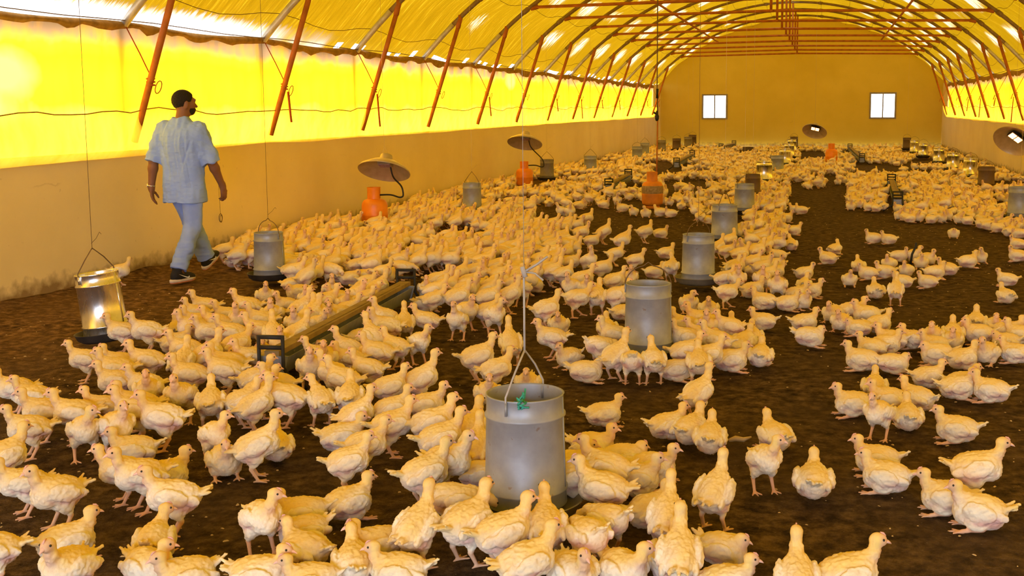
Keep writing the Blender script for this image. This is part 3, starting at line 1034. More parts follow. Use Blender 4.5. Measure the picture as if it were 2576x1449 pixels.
def heater(q, y, label, rad, tilt, lit, hose_to=None, roll=0.0, yaw=0.0):
    p = on_y(q, y)
    o = empty('brooder_heater', tuple(p), label, 'brooder heater', 'hanging hooded gas heaters')
    rx = Matrix.Rotation(yaw, 4, 'Z') @ Matrix.Rotation(roll, 4, 'Y') @ Matrix.Rotation(-tilt, 4, 'X')
    R = np.array(rx)
    z0 = rad * .46
    prof = [(rad, 0.0), (rad + .004, .008), (rad * .97, .03), (rad * .82, z0 * .42), (rad * .6, z0 * .72), (rad * .36, z0 * .93), (rad * .24, z0),
            (rad * .235, z0 - .01), (rad * .34, z0 * .93 - .01), (rad * .58, z0 * .72 - .008), (rad * .80, z0 * .42 - .006), (rad * .95, .025), (rad, 0.0)]
    MB().lathe(prof, 48, R).build('hood', MAT['shade'], o)
    MB().lathe([(rad * .25, z0 - .005), (rad * .25, z0 + .03), (rad * .22, z0 + .075), (rad * .12, z0 + .09), (0, z0 + .092)], 28, R).build('cap', MAT['shade'], o)
    T = lambda a: tuple((R[:3, :3] @ np.asarray(a, float)) + R[:3, 3])
    bk_ = 1.35 if lit else 1.0
    bx = MB()
    v0 = MB().box((-rad * .26 * bk_, -rad * .17 * bk_, z0 * .55), (rad * .26 * bk_, rad * .17 * bk_, z0 * .98)).v[0]
    bx.add(v0 @ R[:3, :3].T, [(0, 1, 3, 2), (4, 6, 7, 5), (0, 4, 5, 1), (2, 3, 7, 6), (0, 2, 6, 4), (1, 5, 7, 3)])
    bo = bx.build('burner_box', MAT['iron' if lit else 'shade'], o, smooth=False)
    for s in (-1, 1):
        g = MB()
        a, b_ = (s * rad * .125 - rad * .105) * bk_, (s * rad * .125 + rad * .105) * bk_
        vv = MB().box((a, -rad * .13 * bk_, z0 * .50), (b_, rad * .13 * bk_, z0 * .55)).v[0]
        g.add(vv @ R[:3, :3].T, [(0, 1, 3, 2), (4, 6, 7, 5), (0, 4, 5, 1), (2, 3, 7, 6), (0, 2, 6, 4), (1, 5, 7, 3)])
        pl = g.build('burner_plate', MAT['glow' if lit else 'burner'], bo, smooth=False)
        if lit:
            pl['label'] = 'glowing burner plate'
    top = np.array(T((0, 0, z0 + .06)))
    wz = float(vault(p[0])) - p[2]
    w = MB()
    for s in (-1, 1):
        w.tube([T((s * rad * .2, 0, z0 + .02)), tuple(top * np.array([.3, .3, 1]) + np.array([0, 0, .14]))], 0.0022, 4)
    w.tube([tuple(top * np.array([.3, .3, 1]) + np.array([0, 0, .13])), (0, 0, wz)], 0.0022, 5)
    w.build('hanging_wire', MAT['pale_cord'], o)
    if hose_to is not None:
        e = np.asarray(hose_to) - p
        s0 = np.array(T((rad * .18, rad * .1, z0 * .6)))
        if e[2] > -0.1:
            e[2] = -0.1
        kx = e[0] + (0.33 if e[0] > -0.3 else 0.26)
        pts = [s0, s0 + np.array([.03, 0, -.15]), np.array([kx, e[1], e[2] + .12]), np.array([kx + .02, e[1], e[2] - .015]), np.array([kx - .04, e[1], e[2] - .03]), np.array([kx - .15, e[1], e[2] + .01]), e]
        P = np.array(pts)
        t = np.linspace(0, len(P) - 1, 40)
        ip = np.stack([np.interp(t, np.arange(len(P)), P[:, i]) for i in range(3)], 1)
        for _ in range(6):
            ip[1:-1] = (ip[:-2] + 2 * ip[1:-1] + ip[2:]) / 4
        MB().tube(ip, 0.011, 8).build('gas_hose', MAT['black'], o)
    return o


heater((966, 432), 13.75, 'unlit hooded gas heater hanging over the nearer wall side orange cylinder', 0.335, 0.46, False, (c1.location.x + .05, c1.location.y, .475))
heater((1320, 361), 21.7, 'unlit hooded gas heater hanging over the second orange cylinder by the wall', 0.345, 0.44, False, (c2.location.x + .05, c2.location.y, .45))
heater((2049, 331), 31.6, 'glowing hooded gas heater tilted in front of the far wall', 0.335, 0.62, True, None, 0.22)
heater((2550, 356), 21.2, 'glowing tilted gas heater cut off by the right picture edge', 0.36, 0.55, True, None, 0.62, 0.2)

# hanging hose with a black switch box over the soiled cylinder
pt = on_y((1652, 430), 17.9)
zt_ = float(vault(pt[0]))
o = empty('supply_hose', (pt[0], 17.9, 0.50), 'dark hose hanging down to the soiled orange cylinder with a black regulator on it', 'hose')
MB().tube([(0, 0, 0), (.005, 0, .5), (.012, 0, .9)], 0.011, 8).build('lower_hose', MAT['oxide'], o)
MB().tube([(.012, 0, .98), (.0, 0, 1.35), (.005, 0, zt_ - .5)], 0.009, 8).build('upper_hose', MAT['wire'], o)
b = MB().lathe([(0, .86), (.02, .87), (.032, .90), (.034, .94), (.022, .97), (.014, 1.02), (0, 1.03)], 16)
b.tube([(0, 0, .97), (-.05, -.01, 1.0)], 0.016, 8)
b.build('regulator', MAT['black'], o)
pp_ = on_y((1652, 250), 17.9)
MB().tube([(0, 0, 1.22), (.005, 0, 1.37)], 0.020, 8).build('sleeve', MAT['black'], o)

# ------------------------------------------------------------------ drinking troughs between ladder stands
def trough(pa, pb, label, name=None, step=False, scale=1.0, drop=True):
    pa, pb = np.asarray(pa, float)[:2], np.asarray(pb, float)[:2]
    d = pb - pa
    L = np.linalg.norm(d)
    rz = math.atan2(d[1], d[0])
    o = empty('feed_trough', (pa[0], pa[1], 0), label, 'trough', 'long troughs on iron stands', rz)
    if name:
        LM[name + ' front end'] = tuple(pa)
        LM[name + ' back end'] = tuple(pb)
    k = scale
    # V channel
    b = MB()
    sec = [(-.075, .165), (-.045, .065), (.045, .065), (.075, .165), (.070, .165), (.042, .070), (-.042, .070), (-.070, .165)]
    V = [(x, y * k, z * k) for x in (.03, L - .03) for y, z in sec]
    n = 8
    b.add(V, [(i, (i + 1) % n, n + (i + 1) % n, n + i) for i in range(n)] + [tuple(range(n))[::-1], tuple(range(n, 2 * n))])
    b.build('channel', MAT['dull'], o, smooth=False)
    for x in (.01, L - .03):
        e = MB()
        q = [(-.085, .175), (-.055, .045), (.055, .045), (.085, .175)]
        e.add([(xx, y * k, z * k) for xx in (x, x + .02) for y, z in q], [(0, 1, 2, 3)[::-1], (4, 5, 6, 7), (0, 1, 5, 4), (1, 2, 6, 5), (2, 3, 7, 6), (3, 0, 4, 7)])
        for yy in (-.03, .03):
            e.box((x - .004, yy * k - .004, .06 * k), (x + .024, yy * k + .004, .16 * k))
        e.build('end_plate', MAT['dull'], o, smooth=False)
    pl = MB().bar((-.02, 0, .197 * k), (L + .01, 0, .192 * k), .088 * k, .030)
    pl.bar((.3, -.02, .215 * k), (L - .2, -.018, .21 * k), .004, .004)
    pl.build('top_board', MAT['wood'], o, smooth=False)
    for x in (-.03, L + .03):
        s = o.copy()
        s = empty('stand', (x, 0, 0), None, None)
        for key in ('label', 'category', 'group'):
            if key in s:
                del s[key]
        s.parent = o
        for sg in (-1, 1):
            MB().tube([(0, sg * .072 * k, .305 * k), (0, sg * .072 * k, .12 * k), (0, sg * .10 * k, .075 * k), (0, sg * .21 * k, .0)], .0115, 8).build('leg', MAT['iron'], s)
        for z in ((.295, .235) if not step else (.295, .245, .20)):
            MB().bar((0, -.072 * k, z * k), (0, .072 * k, z * k), .02, .022).build('rung', MAT['iron'], s)
        MB().tube([(0, -.1 * k, .075 * k), (0, -.05 * k, .055 * k), (0, .05 * k, .055 * k), (0, .1 * k, .075 * k)], .009, 6).build('yoke', MAT['iron'], s)
    return o


trough(on_z((690, 972)), on_z((1020, 772)), 'long wooden topped trough on black iron stands among the birds in front', 'long trough')
trough(on_z((1532, 491)), on_z((1580, 462)), 'trough on iron stands half hidden by birds beside the soiled orange cylinder', None, True)
trough(on_z((2257, 531)), on_z((2242, 478)), 'trough on tall iron stands on the right behind the sitting birds', 'right trough', True)
trough(on_z((1702, 427)), on_z((1741, 404)), 'trough on iron stands behind the soiled orange cylinder', None, True)
trough(on_z((2168, 414)), on_z((2138, 384)), 'trough on iron stands near the bright orange cylinder far back', None, True)
trough(on_z((1814, 383)), on_z((1846, 374)), 'small looking trough on iron stands near the far wall, below the left window', None, True)

# ------------------------------------------------------------------ small things
p = on_z((2290, 670))
o = MB().tube([(0, 0, .02), (.015, .02, .12), (.05, .03, .20), (.052, .03, .235)], .012, 7).build('iron_rod', MAT['iron'], loc=(p[0], p[1], 0))
tag(o, 'bent black rod sticking up among the sitting birds on the right', 'rod')
p = on_z((1860, 1108), .01)
o = MB().tube([(-.05, 0, .012), (-.02, .012, .02), (.02, .0, .02), (.055, .02, .03)], [.008, .014, .012, .004], 6).build('corn_husk', MAT['straw'], loc=(p[0], p[1], -.005))
tag(o, 'curled straw coloured husk lying on bare litter by resting birds', 'husk')
p = on_z((2080, 801), .01)
o = MB().lathe([(0, 0), (.018, .004), (.02, .014), (.012, .022), (0, .024)], 10).build('plastic_scrap', plain('red_plastic', (.65, .03, .02)), loc=(p[0], p[1], -.004))
tag(o, 'small red plastic scrap lying on the bare litter', 'scrap')
# wire loop hanging on the wall by the man
p = on_x((553, 548), XL + .03)
o = empty('wall_wire', tuple(p), 'thin wire with a small ring hanging on the wall beside the walking man', 'wire')
a = np.linspace(0, 2 * math.pi, 14)
MB().tube(np.stack([0 * a + .01, .035 * np.sin(a), .045 * np.cos(a)], 1), .004, 5, False).tube(np.stack([0 * a + .015, .022 * np.sin(a), -.01 + .04 * np.cos(a)], 1), .003, 5, False).build('ring', MAT['wire'], o)
MB().tube([(.01, 0, .04), (.012, -.015, .3), (.01, -.03, .66)], .002, 4).build('line', MAT['wire'], o)

# loose pale chips and pebbles in the litter (crumbs nobody could count)
cr = MB()
pr = np.random.default_rng(12)
N = 2200
cx_ = pr.uniform(-5.9, 3.6, N)
cyy = 3.4 + 14 * pr.random(N) ** 1.6
for x, y in zip(cx_, cyy):
    s = pr.uniform(.0018, .0048)
    a = pr.uniform(0, math.pi)
    e = pr.uniform(1, 2.6)
    v = np.array([(-1, -1, 0), (1, -1, 0), (1, 1, 0), (-1, 1, 0), (-.5, -.5, 1.2), (.5, -.5, 1.2), (.5, .5, 1.2), (-.5, .5, 1.2)]) * np.array([s * e, s, s * .7])
    v = np.stack([v[:, 0] * math.cos(a) - v[:, 1] * math.sin(a) + x, v[:, 0] * math.sin(a) + v[:, 1] * math.cos(a) + y, v[:, 2] - .002], 1)
    cr.add(v, [(0, 1, 5, 4), (1, 2, 6, 5), (2, 3, 7, 6), (3, 0, 4, 7), (4, 5, 6, 7)])
tag(cr.build('litter_crumbs', MAT['straw'], smooth=False), 'pale chips and husks strewn over the dark litter', 'litter', kind='stuff')

# ------------------------------------------------------------------ smooth bodies from blended solids
class Blob:
    def __init__(s, lo, hi, h):
        s.lo = np.asarray(lo, float)
        s.h = h
        s.n = np.ceil((np.asarray(hi) - s.lo) / h).astype(int) + 1
        s.F = np.full(s.n, 0.5, np.float32)

    def _win(s, a, b, k):
        i0 = np.maximum(np.floor((a - k - s.lo) / s.h).astype(int) - 2, 0)
        i1 = np.minimum(np.ceil((b + k - s.lo) / s.h).astype(int) + 3, s.n)
        if (i1 <= i0).any():
            return None
        ax = [s.lo[d] + s.h * np.arange(i0[d], i1[d]) for d in range(3)]
        X, Y, Z = np.meshgrid(*ax, indexing='ij')
        return tuple(slice(i0[d], i1[d]) for d in range(3)), X, Y, Z

    def _put(s, w, d, k, cut=None):
        A = s.F[w]
        d = d.astype(np.float32)
        if k > 0:
            hh = np.clip(0.5 + 0.5 * (A - d) / k, 0, 1)
            s.F[w] = A + (d - A) * hh - k * hh * (1 - hh)
        else:
            s.F[w] = np.minimum(A, d)

    def ell(s, c, r, k=0.02, R=None, cut=None):
        c = np.asarray(c, float)
        r = np.asarray(r, float)
        m = r.max()
        W_ = s._win(c - m - .03, c + m + .03, k)
        if W_ is None:
            return s
        w, X, Y, Z = W_
        P = np.stack([X - c[0], Y - c[1], Z - c[2]], -1)
        if R is not None:
            P = P @ np.asarray(R)
        k0 = np.sqrt(((P / r) ** 2).sum(-1))
        k1 = np.sqrt(((P / r ** 2) ** 2).sum(-1)) + 1e-9
        d = k0 * (k0 - 1) / k1
        if cut is not None:
            d = np.maximum(d, cut(X, Y, Z))
        s._put(w, d, k)
        return s

    def cone(s, a, b, ra, rb, k=0.02, cut=None, sy=1.0):
        a = np.asarray(a, float)
        b = np.asarray(b, float)
        m = max(ra, rb) * 1.3 + .02
        W_ = s._win(np.minimum(a, b) - m, np.maximum(a, b) + m, k)
        if W_ is None:
            return s
        w, X, Y, Z = W_
        P = np.stack([X, Y, Z], -1) - a
        ab = b - a
        t = np.clip((P @ ab) / (ab @ ab), 0, 1)
        D = P - t[..., None] * ab
        d = np.sqrt((D ** 2).sum(-1)) - (ra + (rb - ra) * t)
        if cut is not None:
            d = np.maximum(d, cut(X, Y, Z))
        s._put(w, d, k)
        return s

    def column(s, zs, ax, by, cx, cyv, k=0.0, p=2.3):
        """stack of rounded sections: half widths ax, by at heights zs"""
        zs = np.asarray(zs, float)
        lo = np.array([min(np.array(cx) - np.array(ax)), min(np.array(cyv) - np.array(by)), zs[0]])
        hi = np.array([max(np.array(cx) + np.array(ax)), max(np.array(cyv) + np.array(by)), zs[-1]])
        w, X, Y, Z = s._win(lo - .03, hi + .03, k)
        A = np.interp(Z, zs, ax)
        B_ = np.interp(Z, zs, by)
        x = (X - np.interp(Z, zs, cx)) / A
        y = (Y - np.interp(Z, zs, cyv)) / B_
        q = (np.abs(x) ** p + np.abs(y) ** p) ** (1 / p)
        d = (q - 1) * np.minimum(A, B_)
        d = np.maximum(d, np.maximum(zs[0] - Z, Z - zs[-1]))
        s._put(w, d, k)
        return s

    def nets(s):
        F = s.F
        S = F < 0
        c = [S[dx:S.shape[0] - 1 + dx, dy:S.shape[1] - 1 + dy, dz:S.shape[2] - 1 + dz] for dx in (0, 1) for dy in (0, 1) for dz in (0, 1)]
        anyc = c[0].copy()
        allc = c[0].copy()
        for q in c[1:]:
            anyc |= q
            allc &= q
        I, J, K = np.nonzero(anyc & ~allc)
        idx = np.full(anyc.shape, -1, np.int64)
        idx[I, J, K] = np.arange(len(I))
        off = [(dx, dy, dz) for dx in (0, 1) for dy in (0, 1) for dz in (0, 1)]
        val = [F[I + o[0], J + o[1], K + o[2]] for o in off]
        pos = np.zeros((len(I), 3))
        cnt = np.zeros(len(I))
        for a in range(8):
            for b in range(a + 1, 8):
                oa, ob = np.array(off[a]), np.array(off[b])
                if np.abs(oa - ob).sum() != 1:
                    continue
                fa, fb = val[a], val[b]
                m = (fa < 0) != (fb < 0)
                t = np.where(m, fa / np.where(m, fa - fb, 1), 0)
                pos += np.where(m[:, None], oa + t[:, None] * (ob - oa), 0)
                cnt += m
        pos = pos / cnt[:, None] + np.stack([I, J, K], 1)
        V = s.lo + s.h * pos
        Q = []
        for ax in range(3):
            A = np.moveaxis(S, ax, 0)
            D = np.moveaxis(idx, ax, 0)
            m = A[:-1] != A[1:]
            i, j, k = np.nonzero(m[:, 1:-1, 1:-1])
            j += 1
            k += 1
            q = np.stack([D[i, j - 1, k - 1], D[i, j, k - 1], D[i, j, k], D[i, j - 1, k]], 1)
            ins = A[i, j, k]
            if ax == 1:
                ins = ~ins
            q[~ins] = q[~ins][:, ::-1]
            Q.append(q)
        Q = np.concatenate(Q)
        Q = Q[(Q >= 0).all(1)]
        return V, Q


def relax(V, Q, n=2, f=0.5):
    E = np.concatenate([Q[:, [0, 1]], Q[:, [1, 2]], Q[:, [2, 3]], Q[:, [3, 0]]])
    for _ in range(n):
        S = np.zeros_like(V)
        c = np.zeros(len(V))
        np.add.at(S, E[:, 0], V[E[:, 1]])
        np.add.at(S, E[:, 1], V[E[:, 0]])
        np.add.at(c, E[:, 0], 1)
        np.add.at(c, E[:, 1], 1)
        V = V + f * (S / np.maximum(c, 1)[:, None] - V)
    return V


def normals(V, Q):
    n = np.cross(V[Q[:, 2]] - V[Q[:, 0]], V[Q[:, 3]] - V[Q[:, 1]])
    N = np.zeros_like(V)
    for i in range(4):
        np.add.at(N, Q[:, i], n)
    return N / (np.linalg.norm(N, axis=1)[:, None] + 1e-12)


def quads_mesh(name, V, Q, mat, col=None):
    me = bpy.data.meshes.new(name)
    me.vertices.add(len(V))
    me.vertices.foreach_set('co', np.ascontiguousarray(V, np.float32).ravel())
    me.loops.add(Q.size)
    me.loops.foreach_set('vertex_index', np.ascontiguousarray(Q, np.int32).ravel())
    me.polygons.add(len(Q))
    me.polygons.foreach_set('loop_start', np.arange(0, Q.size, 4, dtype=np.int32))
    me.polygons.foreach_set('loop_total', np.full(len(Q), 4, np.int32))
    me.polygons.foreach_set('use_smooth', np.ones(len(Q), bool))
    me.update(calc_edges=True)
    if col is not None:
        at = me.color_attributes.new('Col', 'FLOAT_COLOR', 'POINT')
        at.data.foreach_set('color', np.concatenate([col, np.ones((len(col), 1))], 1).astype(np.float32).ravel())
    if mat:
        me.materials.append(mat)
    return me


def rot_y(a):
    c, s = math.cos(a), math.sin(a)
    return np.array([(c, 0, s), (0, 1, 0), (-s, 0, c)])


def rot_z(a):
    c, s = math.cos(a), math.sin(a)
    return np.array([(c, -s, 0), (s, c, 0), (0, 0, 1)])


# ------------------------------------------------------------------ the birds (forward = +x)
POSE = {
    # height of body, pitch, head (x, z above body), head pitch, resting
    'S': (.148, .20, (.088, .100), .10), 'N': (.150, .42, (.078, .122), .0), 'P': (.146, -.16, (.142, -.022), .75),
    'W': (.146, .10, (.100, .085), .12), 'R': (.072, .08, (.082, .082), .08), 'T': (.070, .02, (.070, .048), .25),
}


def bird(kind, turn=0.0, h=.0042, seed=0, fine=True):
    pr = np.random.default_rng(seed)
    zb, pit, (hx, hz), hp = POSE[kind]
    rest = kind in 'RT'
    pit += pr.normal(0, .03)
    B = Blob((-.17, -.125, -.006), (.20, .125, .335), h)
    Rb = rot_y(-pit)
    c0 = np.array([0, 0, zb])
    at = lambda x, y, z: c0 + Rb @ np.array([x, y, z])
    fat = 1 + pr.normal(0, .03)
    B.ell(at(-.005, 0, 0), (.079, .061 * fat, .058), .02, Rb)
    B.ell(at(.046, 0, -.010), (.046, .049 * fat, .052), .025, Rb)
    B.ell(at(-.053, 0, .006), (.042, .042, .038), .025, Rb)
    B.ell(at(-.028, 0, -.028), (.055, .046, .034), .02, Rb)
    # neck and head
    hd = np.array([hx * math.cos(turn * .35), hx * math.sin(turn * .35) * .8, zb + hz])
    nb = at(.052, 0, .022)
    nm = nb * .45 + hd * .55 + np.array([.010 if kind != 'P' else .0, 0, -.008 if kind != 'P' else .018])
    B.cone(nb, nm, .031, .0200, .018)
    B.cone(nm, hd, .0198, .0178, .010)
    Rh = rot_z(turn) @ rot_y(hp)
    B.ell(hd + Rh @ np.array([.004, 0, .003]), (.0275, .0195, .0205), .008, Rh)
    B.ell(hd + Rh @ np.array([.019, 0, -.003]), (.013, .0115, .0115), .008, Rh)
    # wings, folded, with a crease along their lower edge
    for s in (-1, 1):
        Rw = Rb @ rot_z(s * -.10) @ rot_y(-.10)
        B.ell(at(.006, s * .060 * fat, .005), (.058, .0165, .034), .0025, Rw)
        B.ell(at(-.050, s * .050 * fat, .000), (.044, .0125, .021), .003, Rw @ rot_y(.10))
        B.ell(at(.044, s * .047 * fat, -.004), (.022, .013, .020), .006, Rw)
    # tail tuft
    for j in range(5):
        y = (j - 2) * .0095
        B.cone(at(-.076, y * .8, .014), at(-.112 - .020 * pr.random(), y * 1.5, .028 + .024 * pr.random()), .0118, .0045, .004)
    legs = []
    for s in (-1, 1):
        if rest:
            B.ell((.012, s * .040, .034), (.040, .024, .030), .012)
            a = np.array([-.010, s * .040, .014])
            f = np.array([.055 + .015 * pr.random(), s * .044, .007])
            legs.append((a, f, .007))
        else:
            st = 0.0
            if kind == 'W':
                st = .045 * s
            B.ell((-.010 + st * .3, s * .036, zb - .045), (.036, .023, .036), .014, rot_y(-.5))
            hk = np.array([-.026 + st * .5, s * .040, .058])
            f = np.array([.000 + st, s * .042, .011 if not (kind == 'W' and s > 0) else .014])
            B.cone((-.010 + st * .4, s * .038, zb - .060), hk, .0175, .0088, .010)
            legs.append((hk, f, .0075))
    for s, (a, f, r) in zip((-1, 1), legs):
        B.cone(a, f, .0085, .0068, .004)
        if fine:
            fx = f + np.array([0, 0, -.004])
            for dx, dy in ((.034, -.020), (.044, .002), (.034, .022), (-.018, .002)):
                e = np.array([f[0] + dx, f[1] + dy, .0035])
                B.cone(fx, e, .0055, .0035, .003)
        else:
            B.cone(f, f + np.array([.03, 0, -.004]), .012, .008, .004)
    V, Q = B.nets()
    V = relax(V, Q, 1 if fine else 0, .45)
    N = normals(V, Q)
    x, y, z = V.T
    # colour of the plumage: yellow down on head, neck and back, whiter wings, pink bare skin
    so = seed * 7.3
    n1 = vnoise(V * 22 + so, 1)
    n2 = vnoise(V * 55 + so, 2)
    n3 = vnoise(V * 11 + so, 3)
    white = np.array([.88, .815, .61])
    yel = np.array([.83, .615, .185])
    pink = np.array([.66, .37, .32])
    leg = np.array([.76, .43, .26])
    L = (V - c0) @ Rb            # body frame
    hdist = np.linalg.norm(V - hd, axis=1)
    w = np.clip(.38 + .9 * (L[:, 2] - .015) / .05 + .7 * n3, 0, 1)
    wing = (np.abs(L[:, 1]) > .050) & (L[:, 2] > -.03) & (L[:, 0] < .06)
    w = np.where(wing, w * .35, w)
    col = white + (yel - white) * w[:, None]
    # bare patches: belly side behind the thigh, under the wing edge, throat
    bare = np.exp(-((L[:, 0] + .055) / .030) ** 2 - ((L[:, 2] + .026) / .024) ** 2) * (1.25 + 1.1 * n1)
    bare = np.maximum(bare, .95 * np.exp(-((L[:, 2] + .030) / .012) ** 2) * np.exp(-((L[:, 0] - .0) / .06) ** 2) * (.6 + n2))
    sd = np.exp(-((L[:, 0] + .012) / .045) ** 2 - ((L[:, 2] + .024) / .013) ** 2) * np.clip((np.abs(L[:, 1]) - .03) / .02, 0, 1)
    bare = np.maximum(bare, sd * (.85 + .9 * n1))
    th = np.linalg.norm(V - (nb * .5 + hd * .5 + np.array([.022, 0, -.02])), axis=1)
    bare = np.maximum(bare, .7 * np.exp(-(th / .024) ** 2))
    face = np.clip(((V - hd) @ Rh)[:, 0] / .016, 0, 1) * (hdist < .045)
    bare = np.clip(np.maximum(bare, .62 * face), 0, .92)
    col = col + (pink - col) * bare[:, None]
    lm = np.zeros(len(V))
    for a, f, r in legs:
        ab = f - a
        t = np.clip(((V - a) @ ab) / (ab @ ab), 0, 1)
        d = np.linalg.norm(V - a - t[:, None] * ab, axis=1)
        lm = np.maximum(lm, np.clip((.016 - d) / .004, 0, 1) * np.clip((.075 - z) / .02, 0, 1))
        df = np.linalg.norm((V - f) * np.array([1, 1, 3]), axis=1)
        lm = np.maximum(lm, ((df < .062) & (z < .013)).astype(float))
    col = col + (leg - col) * lm[:, None]
    # downy surface
    amp = np.where(hdist < .032, .0007, .0032) * (1 - lm)
    fr = vnoise(V * np.array([75, 120, 95]) + so, 5) + .6 * vnoise(V * 190 + so, 6)
    if fine:
        V = V + N * (amp * fr)[:, None]
    ht = hd + Rh @ np.array([.004, 0, .003])
    return dict(V=V, Q=Q, col=np.clip(col, 0, 1), head=ht, Rh=Rh, kind=kind)


def bird_meshes(b, tagname):
    me = quads_mesh('body_' + tagname, b['V'], b['Q'], MAT['chick'], b['col'])
    hd, Rh = b['head'], b['Rh']
    T = lambda p: hd + Rh @ np.asarray(p, float)
    bk = MB()
    sec = [(.024, .0075, .0068, -.003), (.031, .0058, .0056, -.0045), (.038, .0034, .0036, -.0070), (.043, .0010, .0012, -.0100)]
    V = []
    for xx, wy, wz, zc in sec:
        for a in np.linspace(0, 2 * math.pi, 8, endpoint=False):
            V.append(T((xx, wy * math.cos(a), zc + wz * math.sin(a))))
    bk.add(V, [(i * 8 + j, i * 8 + (j + 1) % 8, i * 8 + 8 + (j + 1) % 8, i * 8 + 8 + j) for i in range(3) for j in range(8)] + [tuple(range(24, 32))])
    bm = bk.mesh('beak', MAT['beak'])
    em_ = []
    for s in (-1, 1):
        e = MB()
        c = T((.0125, s * .0168, .0045))
        th = np.linspace(0, math.pi, 6)
        pv = []
        for t_ in th:
            for p_ in np.linspace(0, 2 * math.pi, 8, endpoint=False):
                pv.append(c + .0040 * np.array([math.sin(t_) * math.cos(p_), math.sin(t_) * math.sin(p_), math.cos(t_)]))
        e.add(pv, [(i * 8 + j, i * 8 + 8 + j, i * 8 + 8 + (j + 1) % 8, i * 8 + (j + 1) % 8) for i in range(5) for j in range(8)])
        em_.append(e.mesh('eye', MAT['eye']))
    cb = MB().tube([T((.022, 0, .013)), T((.014, 0, .0205)), T((.004, 0, .0225))], [.0022, .0032, .0016], 6)
    return me, bm, em_, cb.mesh('comb', MAT['comb'])


VAR = {}
for key, kind, turn, seed in (('S', 'S', 0, 1), ('S2', 'S', .15, 2), ('Sl', 'S', 1.0, 3), ('Sr', 'S', -1.0, 4), ('N', 'N', 0, 5), ('Nl', 'N', .9, 6), ('Nr', 'N', -.9, 7),
                              ('P', 'P', 0, 8), ('P2', 'P', .3, 9), ('W', 'W', 0, 10), ('W2', 'W', -.2, 11), ('R', 'R', 0, 12), ('R2', 'R', .2, 13), ('Rl', 'R', 1.1, 14), ('Rr', 'R', -1.1, 15),
                              ('T', 'T', .3, 16), ('Tl', 'T', 1.4, 17)):
    VAR[key] = bird_meshes(bird(kind, turn, seed=seed), key)

# ------------------------------------------------------------------ the man walking along the wall (forward = +y, his right = +x)
def cloth_mat(name, c, c2, weave=160):
    t = NT(name)
    v = t.coords()
    n = t.noise(v, 7, 4)
    wv = t.noise(t.coords('Object', (weave, weave, weave * .25)), 1, 2)
    col = t.ramp(n, [(0.3, c2), (0.7, c)])
    return t.done(t.principled(col, 0.85, 0, t.bump(t.math('ADD', wv, t.math('MULTIPLY', n, 2.0)), 0.3, 0.004), 0.15))


MAT['skin'] = plain('skin', (0.225, 0.098, 0.046), 0.55, 0, 0.10, 12, 0.1, 0.35)
MAT['shirt'] = cloth_mat('pale_blue_cotton', (0.31, 0.45, 0.88), (0.25, 0.38, 0.82))
MAT['trousers'] = cloth_mat('blue_grey_cotton', (0.30, 0.42, 0.80), (0.24, 0.35, 0.74))
MAT['hair'] = plain('black_hair', (0.016, 0.010, 0.007), 0.75, 0, 0.4, 90, 0.6)
MAT['shoe'] = plain('black_mesh_shoe', (0.016, 0.015, 0.017), 0.7, 0, 0.3, 120, 0.3)
MAT['sole'] = plain('pale_sole', (0.66, 0.58, 0.46), 0.7)
MAT['outsole'] = plain('orange_outsole', (0.72, 0.25, 0.12), 0.7)
MAT['swoosh'] = plain('white_mark', (0.86, 0.85, 0.80), 0.5)
MAT['steel'] = plain('watch_steel', (0.75, 0.72, 0.65), 0.25, 1.0)
MAT['dial'] = plain('watch_dial', (0.8, 0.78, 0.7), 0.3)

mp = on_z((474, 704))
man = empty('person', (mp[0], mp[1], 0.012), 'man seen from behind walking beside the wall in pale blue tunic and trousers', 'person', None, -0.07)

hR, hL = np.array([.085, .0, .90]), np.array([-.085, .0, .90])
kR, kL = np.array([.085, -.02, .50]), np.array([-.070, .20, .50])
aR, aL = np.array([.060, -.23, .105]), np.array([-.050, .36, .145])
sR, sL = np.array([.185, .0, 1.395]), np.array([-.185, .0, 1.395])
eR, eL = np.array([.262, .055, 1.095]), np.array([-.262, -.075, 1.10])
wR, wL = np.array([.290, .175, .855]), np.array([-.285, -.095, .850])


def hand(B, w, d, palm_n, side, curl):
    """w wrist, d hand direction, palm_n palm normal, thumb leaves on the side t"""
    d = d / np.linalg.norm(d)
    palm_n = palm_n - d * (palm_n @ d)
    palm_n /= np.linalg.norm(palm_n)
    t = np.cross(d, palm_n) * side
    R = np.stack([d, t, palm_n], 1)
    c = w + d * .055
    B.cone(w - d * .02, w + d * .02, .026, .026, .02)
    B.ell(c, (.052, .040, .0165), .015, R)
    L = (.068, .076, .072, .056)
    for i in range(4):
        b = w + d * (.088 - .006 * abs(i - 1.3)) + t * (.029 - .0195 * i)
        q = curl[i]
        d1 = d * math.cos(q * .5) + palm_n * math.sin(q * .5)
        d2 = d * math.cos(q * 1.3) + palm_n * math.sin(q * 1.3)
        d3 = d * math.cos(q * 1.9) + palm_n * math.sin(q * 1.9)
        p1 = b + d1 * L[i] * .45
        p2 = p1 + d2 * L[i] * .32
        p3 = p2 + d3 * L[i] * .25
        B.cone(b - d * .012, p1, .0098, .0088, .006)
        B.cone(p1, p2, .0088, .0080, .003)
        B.cone(p2, p3, .0080, .0068, .003)
    tb_ = w + d * .030 + t * .030
    t1 = tb_ + (d * .62 + t * .62 + palm_n * .45) * .040
    t2 = t1 + (d * .86 + t * .20 + palm_n * .45) * .030
    t3 = t2 + (d * .90 + palm_n * .4) * .022
    B.cone(tb_ - t * .012, t1, .0145, .0110, .010)
    B.cone(t1, t2, .0108, .0098, .004)
    B.cone(t2, t3, .0098, .0080, .004)


